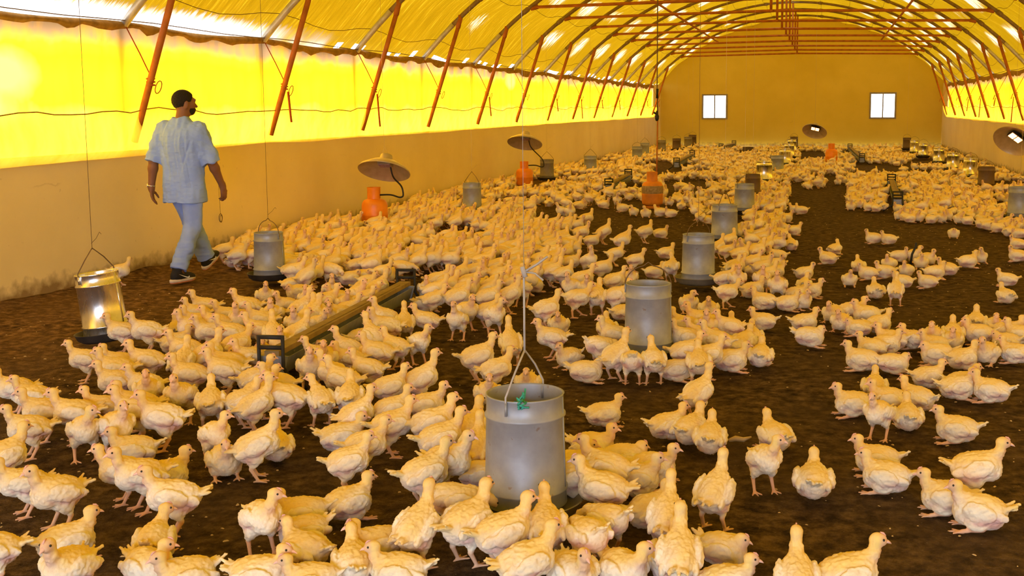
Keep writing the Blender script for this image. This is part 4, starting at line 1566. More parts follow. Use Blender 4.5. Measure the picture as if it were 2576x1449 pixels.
HB = Blob((-.42, -.42, -.02), (.42, .52, 1.80), .0042)
hc = np.array([.012, .035, 1.625])
Rh_ = rot_z(-.62)                       # head turned to his right
hp_ = lambda x, y, z: hc + Rh_ @ np.array([x, y, z])
HB.ell(hp_(0, -.012, .025), (.076, .096, .090), .02, Rh_)
HB.ell(hp_(0, .030, -.030), (.060, .068, .075), .03, Rh_)
HB.ell(hp_(0, .060, -.080), (.036, .034, .030), .03, Rh_)
HB.cone(hp_(0, .088, .008), hp_(0, .112, -.030), .009, .013, .012)
HB.ell(hp_(0, .085, .030), (.055, .018, .014), .02, Rh_)
HB.ell(hp_(0, .093, -.058), (.026, .012, .0075), .008, Rh_)
HB.ell(hp_(0, .091, -.070), (.022, .011, .007), .008, Rh_)
for s in (-1, 1):
    HB.ell(hp_(s * .077, -.008, -.008), (.010, .022, .033), .006, Rh_ @ rot_z(s * -.35))
    HB.ell(hp_(s * .078, -.004, -.036), (.008, .010, .011), .006, Rh_)
    HB.ell(hp_(s * .031, .083, .014), (.013, .010, .008), .006, Rh_)
    HB.ell(hp_(s * .042, .060, -.010), (.022, .02, .016), .02, Rh_)
HB.cone((.0, -.010, 1.40), hc + np.array([0, -.018, -.06]), .066, .056, .03)
HB.ell((0, -.005, 1.30), (.165, .095, .14), .05)
HB.ell((0, .0, 1.10), (.140, .090, .18), .06)
HB.ell((0, .0, .92), (.150, .105, .12), .05)
for s_, e_, w_ in ((sR, eR, wR), (sL, eL, wL)):
    HB.cone(np.array([s_[0] * .55, 0, 1.385]), s_ - np.array([s_[0] * .08, 0, .02]), .05, .046, .03)
    HB.cone(s_ - np.array([s_[0] * .08, 0, .02]), e_, .046, .043, .03)
    m_ = e_ + (w_ - e_) * .28
    HB.cone(e_, m_, .042, .044, .02)
    HB.cone(m_, w_, .043, .0275, .02)
for h_, k_, a_ in ((hR, kR, aR), (hL, kL, aL)):
    HB.cone(h_, k_, .082, .058, .04)
    HB.cone(k_, k_ + (a_ - k_) * .35, .056, .058, .03)
    HB.cone(k_ + (a_ - k_) * .35, a_, .056, .040, .03)
    HB.cone(a_, a_ + np.array([0, .05, -.05]), .038, .034, .03)
hand(HB, wL, np.array([.02, .07, -1.0]), np.array([1.0, .45, 0]), -1, (.35, .40, .45, .5))
hand(HB, wR, np.array([.03, .16, -1.0]), np.array([-1.0, .15, 0]), 1, (.55, .65, .75, .8))
V, Q = HB.nets()
V = relax(V, Q, 2, .4)
pm = bpy.data.objects.new('body', quads_mesh('body', V, Q, MAT['skin']))
COL.objects.link(pm)
pm.parent = man

# eyes
for s in (-1, 1):
    e = MB().lathe([(0, -.010), (.007, -.007), (.010, 0), (.007, .007), (0, .010)], 12)
    o = e.build('eye', plain('eye_white', (.55, .50, .44), .3) if s < 0 else bpy.data.materials['eye_white'], man, loc=tuple(hp_(s * .031, .084, .013)))

# short hair and beard
HH = Blob((-.12, -.12, 1.48), (.14, .20, 1.76), .0042)


def hairline(X, Y, Z):
    P = np.stack([X - hc[0], Y - hc[1], Z - hc[2]], -1) @ Rh_
    x, y, z = P[..., 0], P[..., 1], P[..., 2]
    front = (y - .055) - .55 * (z - .045)               # open over the face
    nape = (-.052 - z) + .35 * np.abs(y + .075)
    temple = np.where(y > .005, (.012 - z) + 0 * y, -1.0)
    return np.maximum(np.maximum(front, nape), temple)


HH.ell(hp_(0, -.012, .027), (.082, .102, .0975), 0, Rh_, cut=hairline)
V, Q = HH.nets()
N = normals(V, Q)
V = V + N * (.0022 * vnoise(V * 160, 3))[:, None]
o = bpy.data.objects.new('hair', quads_mesh('hair', V, Q, MAT['hair']))
COL.objects.link(o)
o.parent = man
HBd = Blob((-.12, -.12, 1.45), (.16, .22, 1.68), .0042)
HBd.ell(hp_(0, .034, -.052), (.0625, .070, .062), 0, Rh_, cut=lambda X, Y, Z: np.maximum((Z - (hc[2] - .046)), -(((Y - hc[1]) * math.cos(.62) - (X - hc[0]) * math.sin(-.62)) - .012)))
HBd.ell(hp_(0, .055, -.079), (.037, .034, .031), .012, Rh_)
V, Q = HBd.nets()
o = bpy.data.objects.new('beard', quads_mesh('beard', V, Q, MAT['hair']))
COL.objects.link(o)
o.parent = man

# tunic
TB = Blob((-.42, -.32, .66), (.44, .34, 1.56), .0048)
zs = [.715, .80, .92, 1.05, 1.18, 1.28, 1.36, 1.42, 1.465, 1.49]
TB.column(zs, [.203, .200, .192, .188, .196, .203, .196, .160, .105, .072], [.150, .146, .138, .132, .136, .136, .122, .100, .082, .070],
          [0, 0, 0, 0, 0, 0, 0, 0, 0, 0], [.012, .01, .0, -.004, -.006, -.006, -.006, -.006, -.008, -.008], 0, 2.4)
for s_, e_ in ((sR, eR), (sL, eL)):
    ax = (e_ - s_) / np.linalg.norm(e_ - s_)
    lim = e_ + ax * .015
    cutf = lambda X, Y, Z, ax=ax, lim=lim: (X - lim[0]) * ax[0] + (Y - lim[1]) * ax[1] + (Z - lim[2]) * ax[2]
    TB.cone(s_ * np.array([.94, 1, 1]) + np.array([0, 0, -.008]), e_ + ax * .06, .084, .084, .030, cut=cutf)
TB.cone((0, -.008, 1.43), (0, -.008, 1.50), .085, .066, .03, cut=lambda X, Y, Z: Z - 1.492 - .25 * (Y + .01))
V, Q = TB.nets()
V = relax(V, Q, 2, .4)
N = normals(V, Q)
side = np.abs(V[:, 0])
fold = .0140 * vnoise(np.stack([V[:, 0] * 15, V[:, 1] * 11, V[:, 2] * 3.2], 1), 11) + .008 * vnoise(np.stack([V[:, 0] * 34, V[:, 1] * 26, V[:, 2] * 9], 1), 12)
fold += .0028 * vnoise(np.stack([V[:, 0] * 30, V[:, 1] * 30, V[:, 2] * 70], 1), 13)
for fx_, fs_, fa_ in ((-.035, .016, .012), (.02, .010, -.009), (.075, .012, .009), (-.10, .012, .008), (.115, .010, -.008)):
    fold += .65 * fa_ * np.exp(-((V[:, 0] - fx_ - .03 * (1.35 - V[:, 2]) * np.sign(fx_) - .012 * np.sin(V[:, 2] * 9)) / fs_) ** 2) * np.clip((1.43 - V[:, 2]) / .1, 0, 1) * np.clip((V[:, 2] - .72) / .3, 0, 1)
arm = np.clip((side - .17) / .06, 0, 1) * np.clip((V[:, 2] - 1.0) / .1, 0, 1)
fold += arm * .004 * np.sin(V[:, 2] * 60 + V[:, 0] * 40)
# cling creases from the armpits
for s in (-1, 1):
    d = np.abs((V[:, 0] - s * .165) + s * (1.30 - V[:, 2]) * .35)
    fold -= .010 * np.exp(-(d / .012) ** 2) * np.clip((1.33 - V[:, 2]) / .1, 0, 1) * np.clip((V[:, 2] - .98) / .15, 0, 1)
V = V + N * fold[:, None]
o = bpy.data.objects.new('tunic', quads_mesh('tunic', V, Q, MAT['shirt']))
COL.objects.link(o)
o.parent = man

# trousers
PB = Blob((-.24, -.40, .05), (.24, .50, 1.02), .0048)
PB.column([.74, .82, .95, 1.0], [.150, .160, .158, .150], [.112, .120, .118, .112], [0, 0, 0, 0], [0, 0, 0, 0], 0, 2.3)
for h_, k_, a_, lift in ((hR, kR, aR, 0), (hL, kL, aL, 0)):
    sh = (a_ - k_) / np.linalg.norm(a_ - k_)
    lim = a_ + sh * -.012
    cutf = lambda X, Y, Z, ax=sh, lim=lim: (X - lim[0]) * ax[0] + (Y - lim[1]) * ax[1] + (Z - lim[2]) * ax[2]
    PB.cone(h_ + np.array([0, 0, -.02]), k_, .104, .079, .035)
    PB.cone(k_, k_ + (a_ - k_) * .5, .079, .079, .02)
    PB.cone(k_ + (a_ - k_) * .5, a_ + sh * .05, .079, .078, .02, cut=cutf)
V, Q = PB.nets()
V = relax(V, Q, 2, .4)
N = normals(V, Q)
low = np.clip((.62 - V[:, 2]) / .35, 0, 1)
fold = .010 * vnoise(np.stack([V[:, 0] * 14, V[:, 1] * 14, V[:, 2] * 5], 1), 15) + low * .0055 * vnoise(np.stack([V[:, 0] * 16, V[:, 1] * 12, V[:, 2] * 48], 1), 16) + .003 * vnoise(V * 32, 17)
V = V + N * fold[:, None]
o = bpy.data.objects.new('trousers', quads_mesh('trousers', V, Q, MAT['trousers']))
COL.objects.link(o)
o.parent = man


def shoe(a, pitch, side):
    """a = ankle; foot points forward, toe raised by pitch"""
    R = rot_z(-.12 * side) @ np.array([(1, 0, 0), (0, math.cos(pitch), -math.sin(pitch)), (0, math.sin(pitch), math.cos(pitch))])
    q = lambda x, y, z: a + R @ np.array([x, y, z])
    Bb = Blob(a + np.array([-.14, -.22, -.20]), a + np.array([.14, .32, .16]), .0045)
    flo = q(0, 0, -.075)
    nrm = R @ np.array([0, 0, 1.0])
    cut = lambda X, Y, Z: -((X - flo[0]) * nrm[0] + (Y - flo[1]) * nrm[1] + (Z - flo[2]) * nrm[2])
    Bb.ell(q(0, -.030, -.045), (.042, .058, .062), .02, R, cut)
    Bb.ell(q(0, .075, -.062), (.046, .095, .045), .04, R, cut)
    Bb.ell(q(-.004 * side, .150, -.068), (.046, .058, .030), .03, R, cut)
    Bb.cone(q(0, -.010, -.03), q(0, -.008, .018), .045, .047, .02)
    V, Q = Bb.nets()
    V = relax(V, Q, 1, .4)
    u = bpy.data.objects.new('shoe', quads_mesh('shoe', V, Q, MAT['shoe']))
    COL.objects.link(u)
    u.parent = man
    for nm, z0, z1, gr, mat in (('midsole', -.098, -.068, .004, 'sole'), ('outsole', -.106, -.096, .002, 'outsole')):
        b = MB()
        rows = []
        a_ = np.linspace(0, 2 * math.pi, 40, endpoint=False)
        yy = .055 + .152 * np.cos(a_)
        ww = np.interp(yy, [-.10, -.04, .02, .10, .16, .21], [.036, .042, .038, .047, .046, .030])
        xx = ww * np.sign(np.sin(a_)) * np.abs(np.sin(a_)) ** .6
        for z, g in ((z0, -.004), (z0 + .005, gr), (z1 - .004, gr), (z1, -.002)):
            toe = .012 * np.clip((yy - .13) / .08, 0, 1) ** 2
            rows.append(np.stack([xx * (1 + g / .045), .055 + (yy - .055) * (1 + g / .13), z + toe + 0 * xx], 1))
        VV = np.concatenate(rows)
        VV = VV @ R.T + a
        n = 40
        F_ = [(i * n + j, i * n + (j + 1) % n, (i + 1) * n + (j + 1) % n, (i + 1) * n + j) for i in range(3) for j in range(n)] + [tuple(range(n))[::-1], tuple(range(3 * n, 4 * n))]
        b.add(VV, F_)
        b.build(nm, MAT[mat], u)
    # curved tick on both flanks
    ver = np.stack([V[:, 0], V[:, 1], V[:, 2]], 1)
    loc = (ver - a) @ R
    for sd in (-1, 1):
        t = np.linspace(0, 1, 15)
        yc = np.where(t < .35, .035 + .055 * t / .35, .09 - .125 * (t - .35) / .65)
        pts = []
        # outline: thick hook in front, long thin tail rising to the heel
        up_ = [(.082, -.048), (.090, -.058), (.078, -.068), (.055, -.066), (.02, -.052), (-.045, -.020)]
        dn_ = [(.082, -.048), (.079, -.056), (.070, -.058), (.052, -.055), (.02, -.044), (-.045, -.020)]
        mb_ = MB()
        vv = []
        for (y1, z1) in up_ + dn_:
            m = (np.abs(loc[:, 1] - y1) < .014) & (np.abs(loc[:, 2] - z1) < .014)
            xs_ = (loc[m, 0] * sd).max() if m.any() else .045
            vv.append(a + R @ np.array([sd * (xs_ + .0035), y1, z1]))
        f = [(i, i + 1, i + 7, i + 6) for i in range(5)]
        mb_.add(vv, f)
        mo = mb_.build('tick_mark', MAT['swoosh'], u, smooth=False)
        md = mo.modifiers.new('thick', 'SOLIDIFY')
        md.thickness = .003
    return u


shoe(aR + np.array([0, 0, .0]), 0.0, 1)
shoe(aL + np.array([0, .0, .02]), 0.40, -1)

# wrist watch on the left arm
ax = (wL - eL) / np.linalg.norm(wL - eL)
c = wL - ax * .018
n1_ = np.cross(ax, [0, 1.0, 0])
n1_ /= np.linalg.norm(n1_)
n2_ = np.cross(ax, n1_)
wt = empty('watch', (0, 0, 0), None, None)
wt.parent = man
a = np.linspace(0, 2 * math.pi, 24)
MB().tube(c + .0315 * (np.cos(a)[:, None] * n1_ + np.sin(a)[:, None] * n2_), .0062, 6, False).build('strap', MAT['steel'], wt)
dv = np.array([-.7, -.7, .1])
dv = dv - ax * (dv @ ax)
dv /= np.linalg.norm(dv)
MB().tube([c + dv * .026, c + dv * .040], .017, 16).build('case', MAT['steel'], wt)
MB().tube([c + dv * .039, c + dv * .0415], .013, 16).build('dial', MAT['dial'], wt)

# ------------------------------------------------------------------ where the birds stand
# each entry: x y heading pose, read in tiles; heading 0 = beak to the right of the picture, 90 = away, 270 = to the viewer
TILES = [
    (0, 965, 2.994, '''255 85 180 S;120 30 180 S;350 215 180 S;220 330 180 S;20 560 20 S;180 730 180 S;430 830 215 S;500 1180 15 R;520 1390 230 S;-60 1215 180 S;
660 350 270 Sl;870 340 295 S;690 200 180 S;800 180 190 S;890 175 180 S;1030 230 180 S2;1230 275 180 S2;985 490 180 R;930 640 180 S;1060 700 195 S;1230 690 10 R;1310 855 180 S2;
1165 1180 75 Rr;1120 1375 300 Rl;1390 1430 200 R;1600 130 90 S;1620 380 295 Sl;1690 565 270 R;1930 480 5 N;2090 460 95 R;1930 160 10 N;1830 110 10 S;2180 115 170 S;2390 110 100 Sl;
1115 60 265 S;1360 95 250 S;1965 1010 290 Sl;2400 930 180 R;2500 910 20 R;2300 1230 130 R;2285 1090 200 T;2010 1430 340 R;2300 1445 185 R'''),
    (860, 965, 2.994, '''60 90 90 S;130 230 10 N;390 185 10 S;570 165 345 S;370 320 10 S;175 460 10 S;45 575 0 S;30 385 0 R;680 315 5 S2;740 430 10 S;960 340 60 S;1000 510 75 N;620 690 20 S;850 590 330 S;
1000 640 0 T;850 880 5 P;540 1090 60 N;285 1215 200 R;940 1065 40 S;1240 1130 25 S;1545 1090 90 S;1385 1345 20 S2;1810 1130 115 P;2000 1000 140 P;2060 800 180 S;1930 660 175 S;1790 690 200 P;
1725 600 0 R;1890 475 340 R;2130 555 0 T;2345 620 340 R;2150 730 0 R;2225 940 40 R;2450 1015 80 N;1970 210 10 R;2480 310 30 R;1750 1410 290 R;2120 1400 300 Rl;90 1345 90 R;430 1395 180 R;1100 60 270 S;2500 1340 80 R'''),
    (1716, 965, 2.994, '''120 70 45 N;50 340 60 R;200 400 80 R;700 385 120 R;620 570 285 Sl;990 725 90 R;245 825 70 N;1470 560 190 R;1540 690 180 R;2215 640 10 S;1990 845 190 R;2240 960 185 R2;2070 330 180 R;
1290 140 200 R;1480 205 255 S;1700 240 90 R;1760 100 150 R;1560 110 200 R;2310 40 180 R;2090 20 20 R;310 1225 330 T;90 1290 90 N;180 1460 0 R;920 1470 100 N;1190 1455 10 S'''),
    (0, 484, 2.994, '''900 590 340 S;940 1050 180 S;1180 1050 180 S2;640 1250 180 S;900 1265 180 S;1110 1280 180 S;880 1340 180 S;880 1420 180 S;1090 1430 180 S2;1550 860 180 S;1490 905 180 S;1865 870 180 S;
1715 920 190 S;1780 975 250 S;1995 775 270 S;2050 920 260 S;2160 845 210 S;2240 740 200 T;2320 805 260 S;2260 880 20 N;2490 730 280 N;2370 925 30 N;2540 830 0 S;1470 970 190 S;1640 990 180 S;1440 1020 200 S;
1580 1050 180 S2;1340 1040 90 R;1310 1120 10 R;1750 1060 180 S;1940 970 180 S;1950 1040 180 S;1820 1130 10 S;2100 1080 90 N;2240 995 260 S;2280 1080 20 N;2390 990 300 S;1400 1190 180 S;1390 1270 60 N;
1570 1220 20 N;1765 1290 180 S;1610 1290 180 R;1860 1235 180 T;1920 1265 200 S;2030 1130 260 S;1440 1370 180 S;1690 1350 180 S;1920 1400 10 S;2100 1430 165 S;2410 1290 270 S;2520 1230 190 S;2530 1380 140 S'''),
    (580, 670, 4.39, '''1140 525 270 S;1230 505 200 S;1320 540 200 R;1250 340 200 S;1370 330 300 S;1430 400 280 S;1620 250 30 N;1480 215 0 S;1530 400 0 S;1400 470 0 S;1640 360 10 S;930 505 90 S;
1770 590 190 N;1870 600 90 N;1720 690 180 S2;1600 800 130 N;1300 900 185 N;1600 950 170 S;1830 880 150 S;1520 1130 170 S;2080 830 290 Sl;1000 1070 270 S;1170 990 190 S;1250 1090 0 R;1220 1240 150 S;
2060 1270 20 N;1790 1310 10 S;860 970 200 R;760 1015 200 R;660 1070 200 R;1420 650 30 R;1180 780 30 R;430 960 270 R;300 1390 20 S'''),
    (860, 484, 2.994, '''1350 730 250 S;1130 790 10 S;1230 780 20 N;1080 885 20 S;1150 930 290 Sl;870 960 250 N;950 895 295 S;640 955 180 S;1540 890 20 S2;1630 985 270 R;1580 1090 200 S;1710 1230 230 R;1270 1145 100 N;
1020 1250 20 S;1160 1325 20 S2;1400 1425 270 R;1790 800 15 W;1930 790 80 S;2050 790 340 S;2110 890 30 R;2050 660 10 S;2170 640 270 S;1960 570 5 S;1810 650 10 S;1740 715 250 S;1840 720 270 S;2210 500 5 S2;
2060 450 0 S;2110 360 0 S;1670 610 20 S;1530 580 10 W;1840 520 310 N;1740 520 10 S;1940 1150 20 P;2060 1070 180 S;2000 1020 90 R;2030 1240 40 N;2190 1265 90 P;2380 1260 95 S2;1880 1335 0 T;2530 1340 0 R;
2350 590 10 R;1330 620 10 S;1190 610 10 S;1000 590 10 S;1060 600 260 N;880 610 10 N;720 660 0 S;960 660 0 S;930 745 0 S;700 800 10 S;860 800 10 S;630 720 270 S;1130 690 0 S;2480 560 70 S;2440 450 20 R'''),
    (1716, 484, 2.994, '''50 830 275 Rl;200 870 270 R;340 740 20 W;440 660 280 S;500 730 20 R;620 815 170 R;790 825 0 R;900 810 300 R;850 760 0 R;730 700 270 S;600 650 270 S;920 600 30 R;920 690 90 R;970 730 0 R;
610 960 180 R;920 970 20 R;960 1080 0 T;1150 900 250 R;1200 965 260 R;1265 890 0 R;1330 1005 180 T;1390 920 200 R;1480 985 30 R;1260 645 270 R;1150 420 60 R;1100 490 150 R;1450 340 200 R;1550 345 180 R;
1460 735 100 R;1610 725 90 N;1640 470 0 R;1740 470 300 R;1850 495 300 R;1330 545 100 R;1400 600 200 R;1530 590 200 R;1560 530 250 R;1690 575 250 R;1660 660 180 R;1850 660 200 R;1900 595 10 R;2000 570 160 R;
1800 520 270 R;2150 515 30 R;2240 480 300 R;2450 645 180 R;2440 770 120 R;2530 470 180 R;2530 380 170 R;2045 300 270 T;1360 1255 180 R;1590 1275 0 T;1440 1160 180 R;1550 1130 0 R;1620 1110 180 R;
1770 1095 180 R;1850 1090 270 R;1920 1215 180 T;1900 1135 200 R;1990 1100 270 R;2040 1060 90 R;2120 1030 270 R;2260 985 90 R;2350 1005 270 R;2230 1060 200 R;2290 1200 255 R;2110 1245 30 R;2440 1110 180 T;
2515 1200 180 R;2420 1025 0 R;2540 1065 180 R;1850 1375 15 R;2110 1415 20 R;1450 1450 90 R;50 980 180 S;110 965 200 S;85 1090 200 S;170 1075 200 S;250 1005 270 S;300 1005 200 S;370 1020 90 R;330 1140 180 R;
265 1120 180 S;430 1120 60 R;490 1095 90 R;590 1225 90 R;365 1260 10 R;190 1225 10 S;75 1265 90 S;25 1190 0 S;690 590 20 R;600 560 20 S;690 540 0 R;620 520 20 R;530 510 30 S;560 590 0 R;640 610 20 S;320 640 0 S;
340 430 0 S;440 425 280 S;270 400 40 N;560 420 20 R;530 350 200 S;600 340 0 S;660 310 20 R;720 330 330 R;820 390 90 R;720 470 180 R;700 530 200 R;840 280 0 R;760 260 270 R;460 255 20 T;540 265 270 R;600 230 0 R;
690 230 10 R;780 190 20 R;560 180 90 R;850 120 200 R;900 130 180 R;700 150 10 R;640 110 300 S;600 90 270 S'''),
    (1140, 400, 4.6, '''800 470 170 R;950 480 0 R;1170 470 10 R;1450 530 10 R;1250 600 250 S;1350 610 270 S;1280 730 20 S;1540 690 10 S;1420 770 10 S;1340 760 20 S;930 830 10 N;1160 840 10 S;1480 850 10 S;1060 900 30 S;
1240 900 10 S;1600 930 10 W;1740 850 20 N;1960 930 10 N;2220 840 20 S;2400 850 20 R;2090 600 260 R;2230 620 270 R;2400 610 200 R;2520 620 190 R;1960 560 200 R;1740 520 0 R;1700 460 10 R;1900 470 270 S;1550 440 20 R;
1320 470 20 R;600 790 250 S;740 720 10 S;390 780 190 S;580 650 280 S;280 640 160 S;80 690 350 S;890 640 20 S;680 610 270 S;620 560 10 S;430 430 0 S;780 350 20 R;860 320 0 S;1150 380 280 S;1340 350 270 R;950 400 280 R'''),
]
ENT = []
for ox, oy, sc, txt in TILES:
    for it in txt.replace('\n', '').split(';'):
        a = it.split()
        if len(a) == 4:
            ENT.append((ox + float(a[0]) / sc, oy + float(a[1]) / sc, float(a[2]), a[3]))


def inside(q, poly):
    x, y = q
    r = False
    for i in range(len(poly)):
        x1, y1 = poly[i]
        x2, y2 = poly[i - 1]
        if (y1 > y) != (y2 > y) and x < (x2 - x1) * (y - y1) / (y2 - y1) + x1:
            r = not r
    return r


br = random.Random(5)
BIRDS = []          # x, y, rz, pose, pixel


def ground(px_, py_, pose):
    k = pose[0]
    return on_z((px_, py_), .075 if k in 'RT' else .145)


def heading(p, deg):
    v = np.array([p[0], p[1]])
    v = v / np.linalg.norm(v)
    r_ = np.array([v[1], -v[0]])
    d = r_ * math.cos(math.radians(deg)) + v * math.sin(math.radians(deg))
    return math.atan2(d[1], d[0])


TUBES = [(o.location.x, o.location.y, .20) for o in COL.objects if o.name.startswith('hanging_feeder')]
TUBES += [(o.location.x, o.location.y, .20) for o in COL.objects if o.name.startswith('gas_cylinder')]
SEG = []
for o in COL.objects:
    if o.name.startswith('feed_trough'):
        e = [c for c in o.children if c.name.startswith('stand')]
        L = max(c.location.x for c in e)
        d = np.array([math.cos(o.rotation_euler.z), math.sin(o.rotation_euler.z)])
        a = np.array([o.location.x, o.location.y])
        SEG.append((a - d * .05, a + d * L))
MANPOS = on_z((475, 703))[:2]


def clear_of(x, y):
    """pushes a point out of the furniture"""
    for tx, ty, tr in TUBES:
        dx, dy = x - tx, y - ty
        d = math.hypot(dx, dy)
        if d < tr:
            d = max(d, 1e-3)
            x, y = tx + dx / d * tr, ty + dy / d * tr
    for a, b in SEG:
        p = np.array([x, y])
        t = np.clip(((p - a) @ (b - a)) / ((b - a) @ (b - a)), 0, 1)
        c = a + t * (b - a)
        d = np.linalg.norm(p - c)
        if d < .16:
            n = (p - c) / max(d, 1e-3)
            x, y = c + n * .16
    d = math.hypot(x - MANPOS[0], y - MANPOS[1])
    if d < .5:
        x, y = MANPOS[0] + (x - MANPOS[0]) / d * .5, MANPOS[1] + (y - MANPOS[1]) / d * .5
    return min(max(x, XL + .14), XR - .14), y


for px_, py_, deg, pose in ENT:
    p = ground(px_, py_, pose)
    BIRDS.append([p[0], p[1], heading(p, deg + br.uniform(-6, 6)), pose, deg, True])

# denser crowds: picture zones, chance, heading spread
ZONES = [
    # walkers heading right, left half of the house
    ([(560, 640), (640, 600), (760, 570), (905, 530), (1120, 505), (1330, 520), (1360, 560), (1480, 590), (1420, 660), (1370, 720), (1250, 740), (1080, 760), (960, 720), (860, 690), (740, 720), (700, 650), (600, 660)], .15, 3, 0, 45, 'SSSWPNS2TTRS'),
    # along the wall beyond the first cylinder
    ([(880, 540), (1180, 470), (1290, 440), (1480, 400), (1660, 372), (1680, 368), (1640, 400), (1560, 440), (1430, 470), (1300, 500), (1150, 500), (1000, 530)], .19, 3, 0, 60, 'SSSRRWT'),
    # far belt
    ([(1668, 368), (2362, 371), (2420, 392), (2576, 445), (2576, 520), (2300, 470), (2120, 455), (2010, 440), (1900, 430), (1700, 450), (1520, 470), (1450, 465), (1560, 430)], .205, 3, 270, 180, 'RRRRRTTS'),
    # left of the middle row, mid distance
    ([(1240, 470), (1500, 440), (1700, 450), (1860, 430), (1850, 520), (1770, 560), (1700, 505), (1560, 490), (1430, 520)], .22, 2, 270, 180, 'RRRRRSTSP'),
    # right of the middle row
    ([(1870, 450), (2010, 430), (2080, 450), (2010, 500), (1990, 540), (1960, 590), (1890, 600), (1880, 540)], .18, 2, 300, 120, 'RRRSS'),
    # right flank
    ([(2140, 440), (2576, 470), (2576, 590), (2500, 570), (2420, 545), (2300, 545), (2140, 520)], .17, 2, 270, 180, 'RRRRRSTT'),
    ([(1830, 600), (1900, 570), (1985, 600), (1920, 680), (1840, 690)], .2, 2, 20, 60, 'RSS'),
]
OPEN = [[(1985, 462), (2110, 465), (2130, 540), (2010, 600), (1960, 560)], [(1270, 540), (1520, 520), (1620, 550), (1560, 570), (1330, 560)], [(2100, 520), (2230, 555), (2260, 600), (2080, 640), (2000, 640), (1990, 580)],
        [(1500, 410), (1560, 405), (1560, 420), (1500, 425)], [(1660, 445), (1800, 462), (1790, 478), (1660, 465)], [(2010, 380), (2070, 372), (2085, 395), (2010, 400)], [(1830, 475), (1850, 480), (1840, 500), (1770, 500)]]
cand = []
for poly, dmin, mult, deg, spread, poses in ZONES:
    xs_ = [q[0] for q in poly]
    ys_ = [q[1] for q in poly]
    g = np.array([on_z(q, .1)[:2] for q in poly])
    lo, hi = g.min(0), g.max(0)
    pts = []
    n_try = int((hi[0] - lo[0]) * (hi[1] - lo[1]) / dmin ** 2 * 5)
    for _ in range(n_try):
        x, y = br.uniform(max(lo[0], XL + .15), min(hi[0], XR - .15)), br.uniform(lo[1], min(hi[1], YF - .2))
        q = to_px((x, y, .1))
        if not inside(q, poly):
            continue
        if any(inside(q, o_) for o_ in OPEN):
            continue
        # ragged clumps
        if vnoise(np.array([[x * 1.1, y * .7, 3.0]]), 77)[0] < -.26:
            continue
        cand.append((x, y, dmin, deg + br.uniform(-spread, spread), poses))
G = {}


def key(x, y):
    return (int(math.floor(x / .3)), int(math.floor(y / .3)))


for i, b_ in enumerate(BIRDS):
    G.setdefault(key(b_[0], b_[1]), []).append((b_[0], b_[1]))
br.shuffle(cand)
for x, y, dm, deg, poses in cand:
    if clear_of(x, y) != (x, y):
        continue
    k = key(x, y)
    ok = True
    for dx in (-1, 0, 1):
        for dy in (-1, 0, 1):
            for (qx, qy) in G.get((k[0] + dx, k[1] + dy), []):
                if (qx - x) ** 2 + (qy - y) ** 2 < dm * dm:
                    ok = False
                    break
    if not ok:
        continue
    G.setdefault(k, []).append((x, y))
    ps = br.choice(poses.replace('S2', '2'))
    ps = {'2': 'S2', 'R': br.choice(['R', 'R2', 'Rl', 'Rr', 'R']), 'S': br.choice(['S', 'S2', 'S', 'Sl', 'Sr']), 'N': br.choice(['N', 'Nl', 'Nr']), 'W': br.choice(['W', 'W2'])}.get(ps, ps)
    BIRDS.append([x, y, heading((x, y), deg), ps, deg % 360, False])

# ease birds apart that would stand inside one another
PX = np.array([[b_[0], b_[1]] for b_ in BIRDS])
DIR = np.array([[math.cos(b_[2]), math.sin(b_[2])] for b_ in BIRDS])
for it in range(14):
    order = np.argsort(PX[:, 1])
    P_ = PX[order]
    D_ = DIR[order]
    mv = np.zeros_like(P_)
    for i in range(len(P_)):
        j = i + 1
        while j < len(P_) and P_[j, 1] - P_[i, 1] < .20:
            d = P_[j] - P_[i]
            r = math.hypot(*d)
            if r < .20:
                u_ = d / max(r, 1e-4)
                # long bodies: more room nose to tail than side by side
                need = .118 + .033 * (abs(u_ @ D_[i]) + abs(u_ @ D_[j]))
                if r < need:
                    m = (need - r) / 2 * .6
                    mv[i] -= u_ * m
                    mv[j] += u_ * m
            j += 1
    PX[order] = P_ + mv
    for i in range(len(PX)):
        PX[i] = clear_of(*PX[i])
for b_, p_ in zip(BIRDS, PX):
    b_[0], b_[1] = p_

# the 300 that show largest become birds of their own; the rest is the flock behind
LMP = {k: to_px((v[0], v[1], .1)) for k, v in LM.items()}
LMP['walking man'] = np.array([465, 700])
LMP['bottom left corner'] = np.array([0, 1449])
LMP['bottom right corner'] = np.array([2576, 1449])
LMP['left picture edge'] = np.array([0, 1000])
LMP['black iron rod'] = np.array([2295, 655])
LMP['straw coloured husk'] = np.array([1860, 1108])
LMP['right picture edge'] = np.array([2576, 850])
LMP['red plastic scrap'] = np.array([2080, 801])
info = []
for b_ in BIRDS:
    q = to_px((b_[0], b_[1], .1))
    dist = math.hypot(b_[0], b_[1])
    seen = -70 < q[0] < 2646 and q[1] < 1500
    info.append((dist if seen else 1e3 + dist, q))
rank = sorted(range(len(BIRDS)), key=lambda i: info[i][0] - (1.2 if BIRDS[i][5] else 0))
near = [i for i in rank[:300] if info[i][0] < 900]
rest_ = [i for i in rank if i not in set(near)]
POSEW = {'S': 'standing', 'N': 'stretching', 'P': 'pecking', 'W': 'striding', 'R': 'sitting', 'T': 'crouching'}


def face_word(deg):
    d = deg % 360
    if d < 52 or d >= 308:
        return 'facing right'
    if d < 128:
        return 'seen from behind'
    if d < 232:
        return 'facing left'
    return 'facing the viewer'


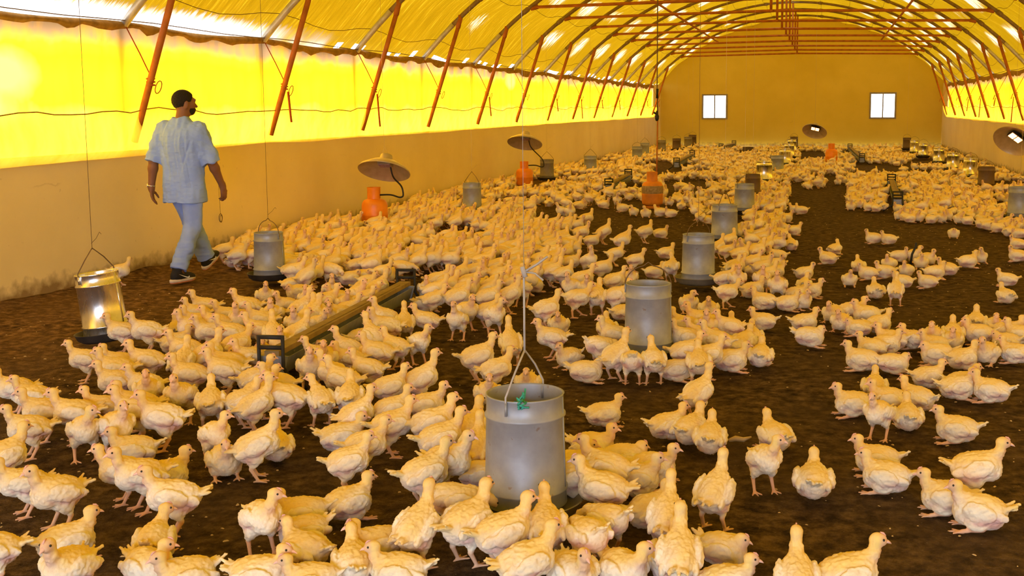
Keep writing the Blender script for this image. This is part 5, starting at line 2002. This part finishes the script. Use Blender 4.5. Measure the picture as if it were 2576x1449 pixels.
lab = {}
for i in near:
    q = info[i][1]
    lm = min(LMP, key=lambda k: np.linalg.norm((LMP[k] - q) * np.array([1, 1.3])))
    lab.setdefault((POSEW[BIRDS[i][3][0]], face_word(BIRDS[i][4]), lm), []).append((np.linalg.norm((LMP[lm] - q) * np.array([1, 1.3])), i))
LAB = {}
for (pw, fwd, lm), L in lab.items():
    for r_, (_, i) in enumerate(sorted(L)):
        nth = 'nearest' if r_ == 0 else ORD[r_] + ' nearest'
        LAB[i] = '%s pale chicken %s, %s such to the %s' % (pw, fwd, nth, lm)
for i in near:
    x, y, rz, pose, deg, _ = BIRDS[i]
    me, bm, ems, cbm = VAR[pose]
    o = bpy.data.objects.new('chicken', me)
    COL.objects.link(o)
    s = br.uniform(.93, 1.07)
    o.location = (x, y, 0.002)
    o.rotation_euler = (0, 0, rz)
    o.scale = (s, s * br.uniform(.97, 1.05), s * br.uniform(.97, 1.04))
    tag(o, LAB[i], 'chicken', 'pale young chickens of the flock')
    for nm, m_ in (('beak', bm), ('eye', ems[0]), ('eye', ems[1]), ('comb', cbm)):
        c = bpy.data.objects.new(nm, m_)
        COL.objects.link(c)
        c.parent = o

# the flock behind, one mesh
LOW = {}
for lod, h_ in enumerate((.0092, .0135, .0185)):
    for k_ in 'SNPWRT':
        for t_, sfx in ((0.2, ''), (1.1, 'l'), (-1.1, 'r')):
            LOW[lod, k_ + sfx] = bird(k_, t_, h_, seed=20 + len(LOW), fine=False)
Vs, Qs, Cs, n0 = [], [], [], 0
for i in rest_:
    x, y, rz, pose, deg, _ = BIRDS[i]
    if info[i][0] > 900:
        continue
    lod = 0 if y < 13.5 else (1 if y < 23 else 2)
    b_ = LOW[lod, pose[0] + (pose[1] if pose[1:] in ('l', 'r') else br.choice(['', '', 'l', 'r']))]
    s = br.uniform(.92, 1.06)
    V = b_['V'] * s @ rot_z(rz).T + np.array([x, y, .002])
    Vs.append(V)
    Qs.append(b_['Q'] + n0)
    c_ = b_['col'] * br.uniform(.94, 1.03)
    # dark dot of the eye on the far birds
    hl = (b_['V'] - b_['head']) @ b_['Rh']
    ey = (np.abs(hl[:, 1]) > .012) & (np.hypot(hl[:, 0] - .012, hl[:, 2] - .004) < .0065)
    c_ = np.where(ey[:, None], .05, c_)
    Cs.append(np.clip(c_, 0, 1))
    n0 += len(V)
fl = bpy.data.objects.new('chicken_flock', quads_mesh('chicken_flock', np.concatenate(Vs), np.concatenate(Qs), MAT['chick'], np.concatenate(Cs)))
COL.objects.link(fl)
tag(fl, 'dense flock of pale young chickens filling the far part of the house', 'flock', kind='stuff')
print('birds', len(BIRDS), 'own', len(near), 'flock', len(Vs), 'verts', n0)
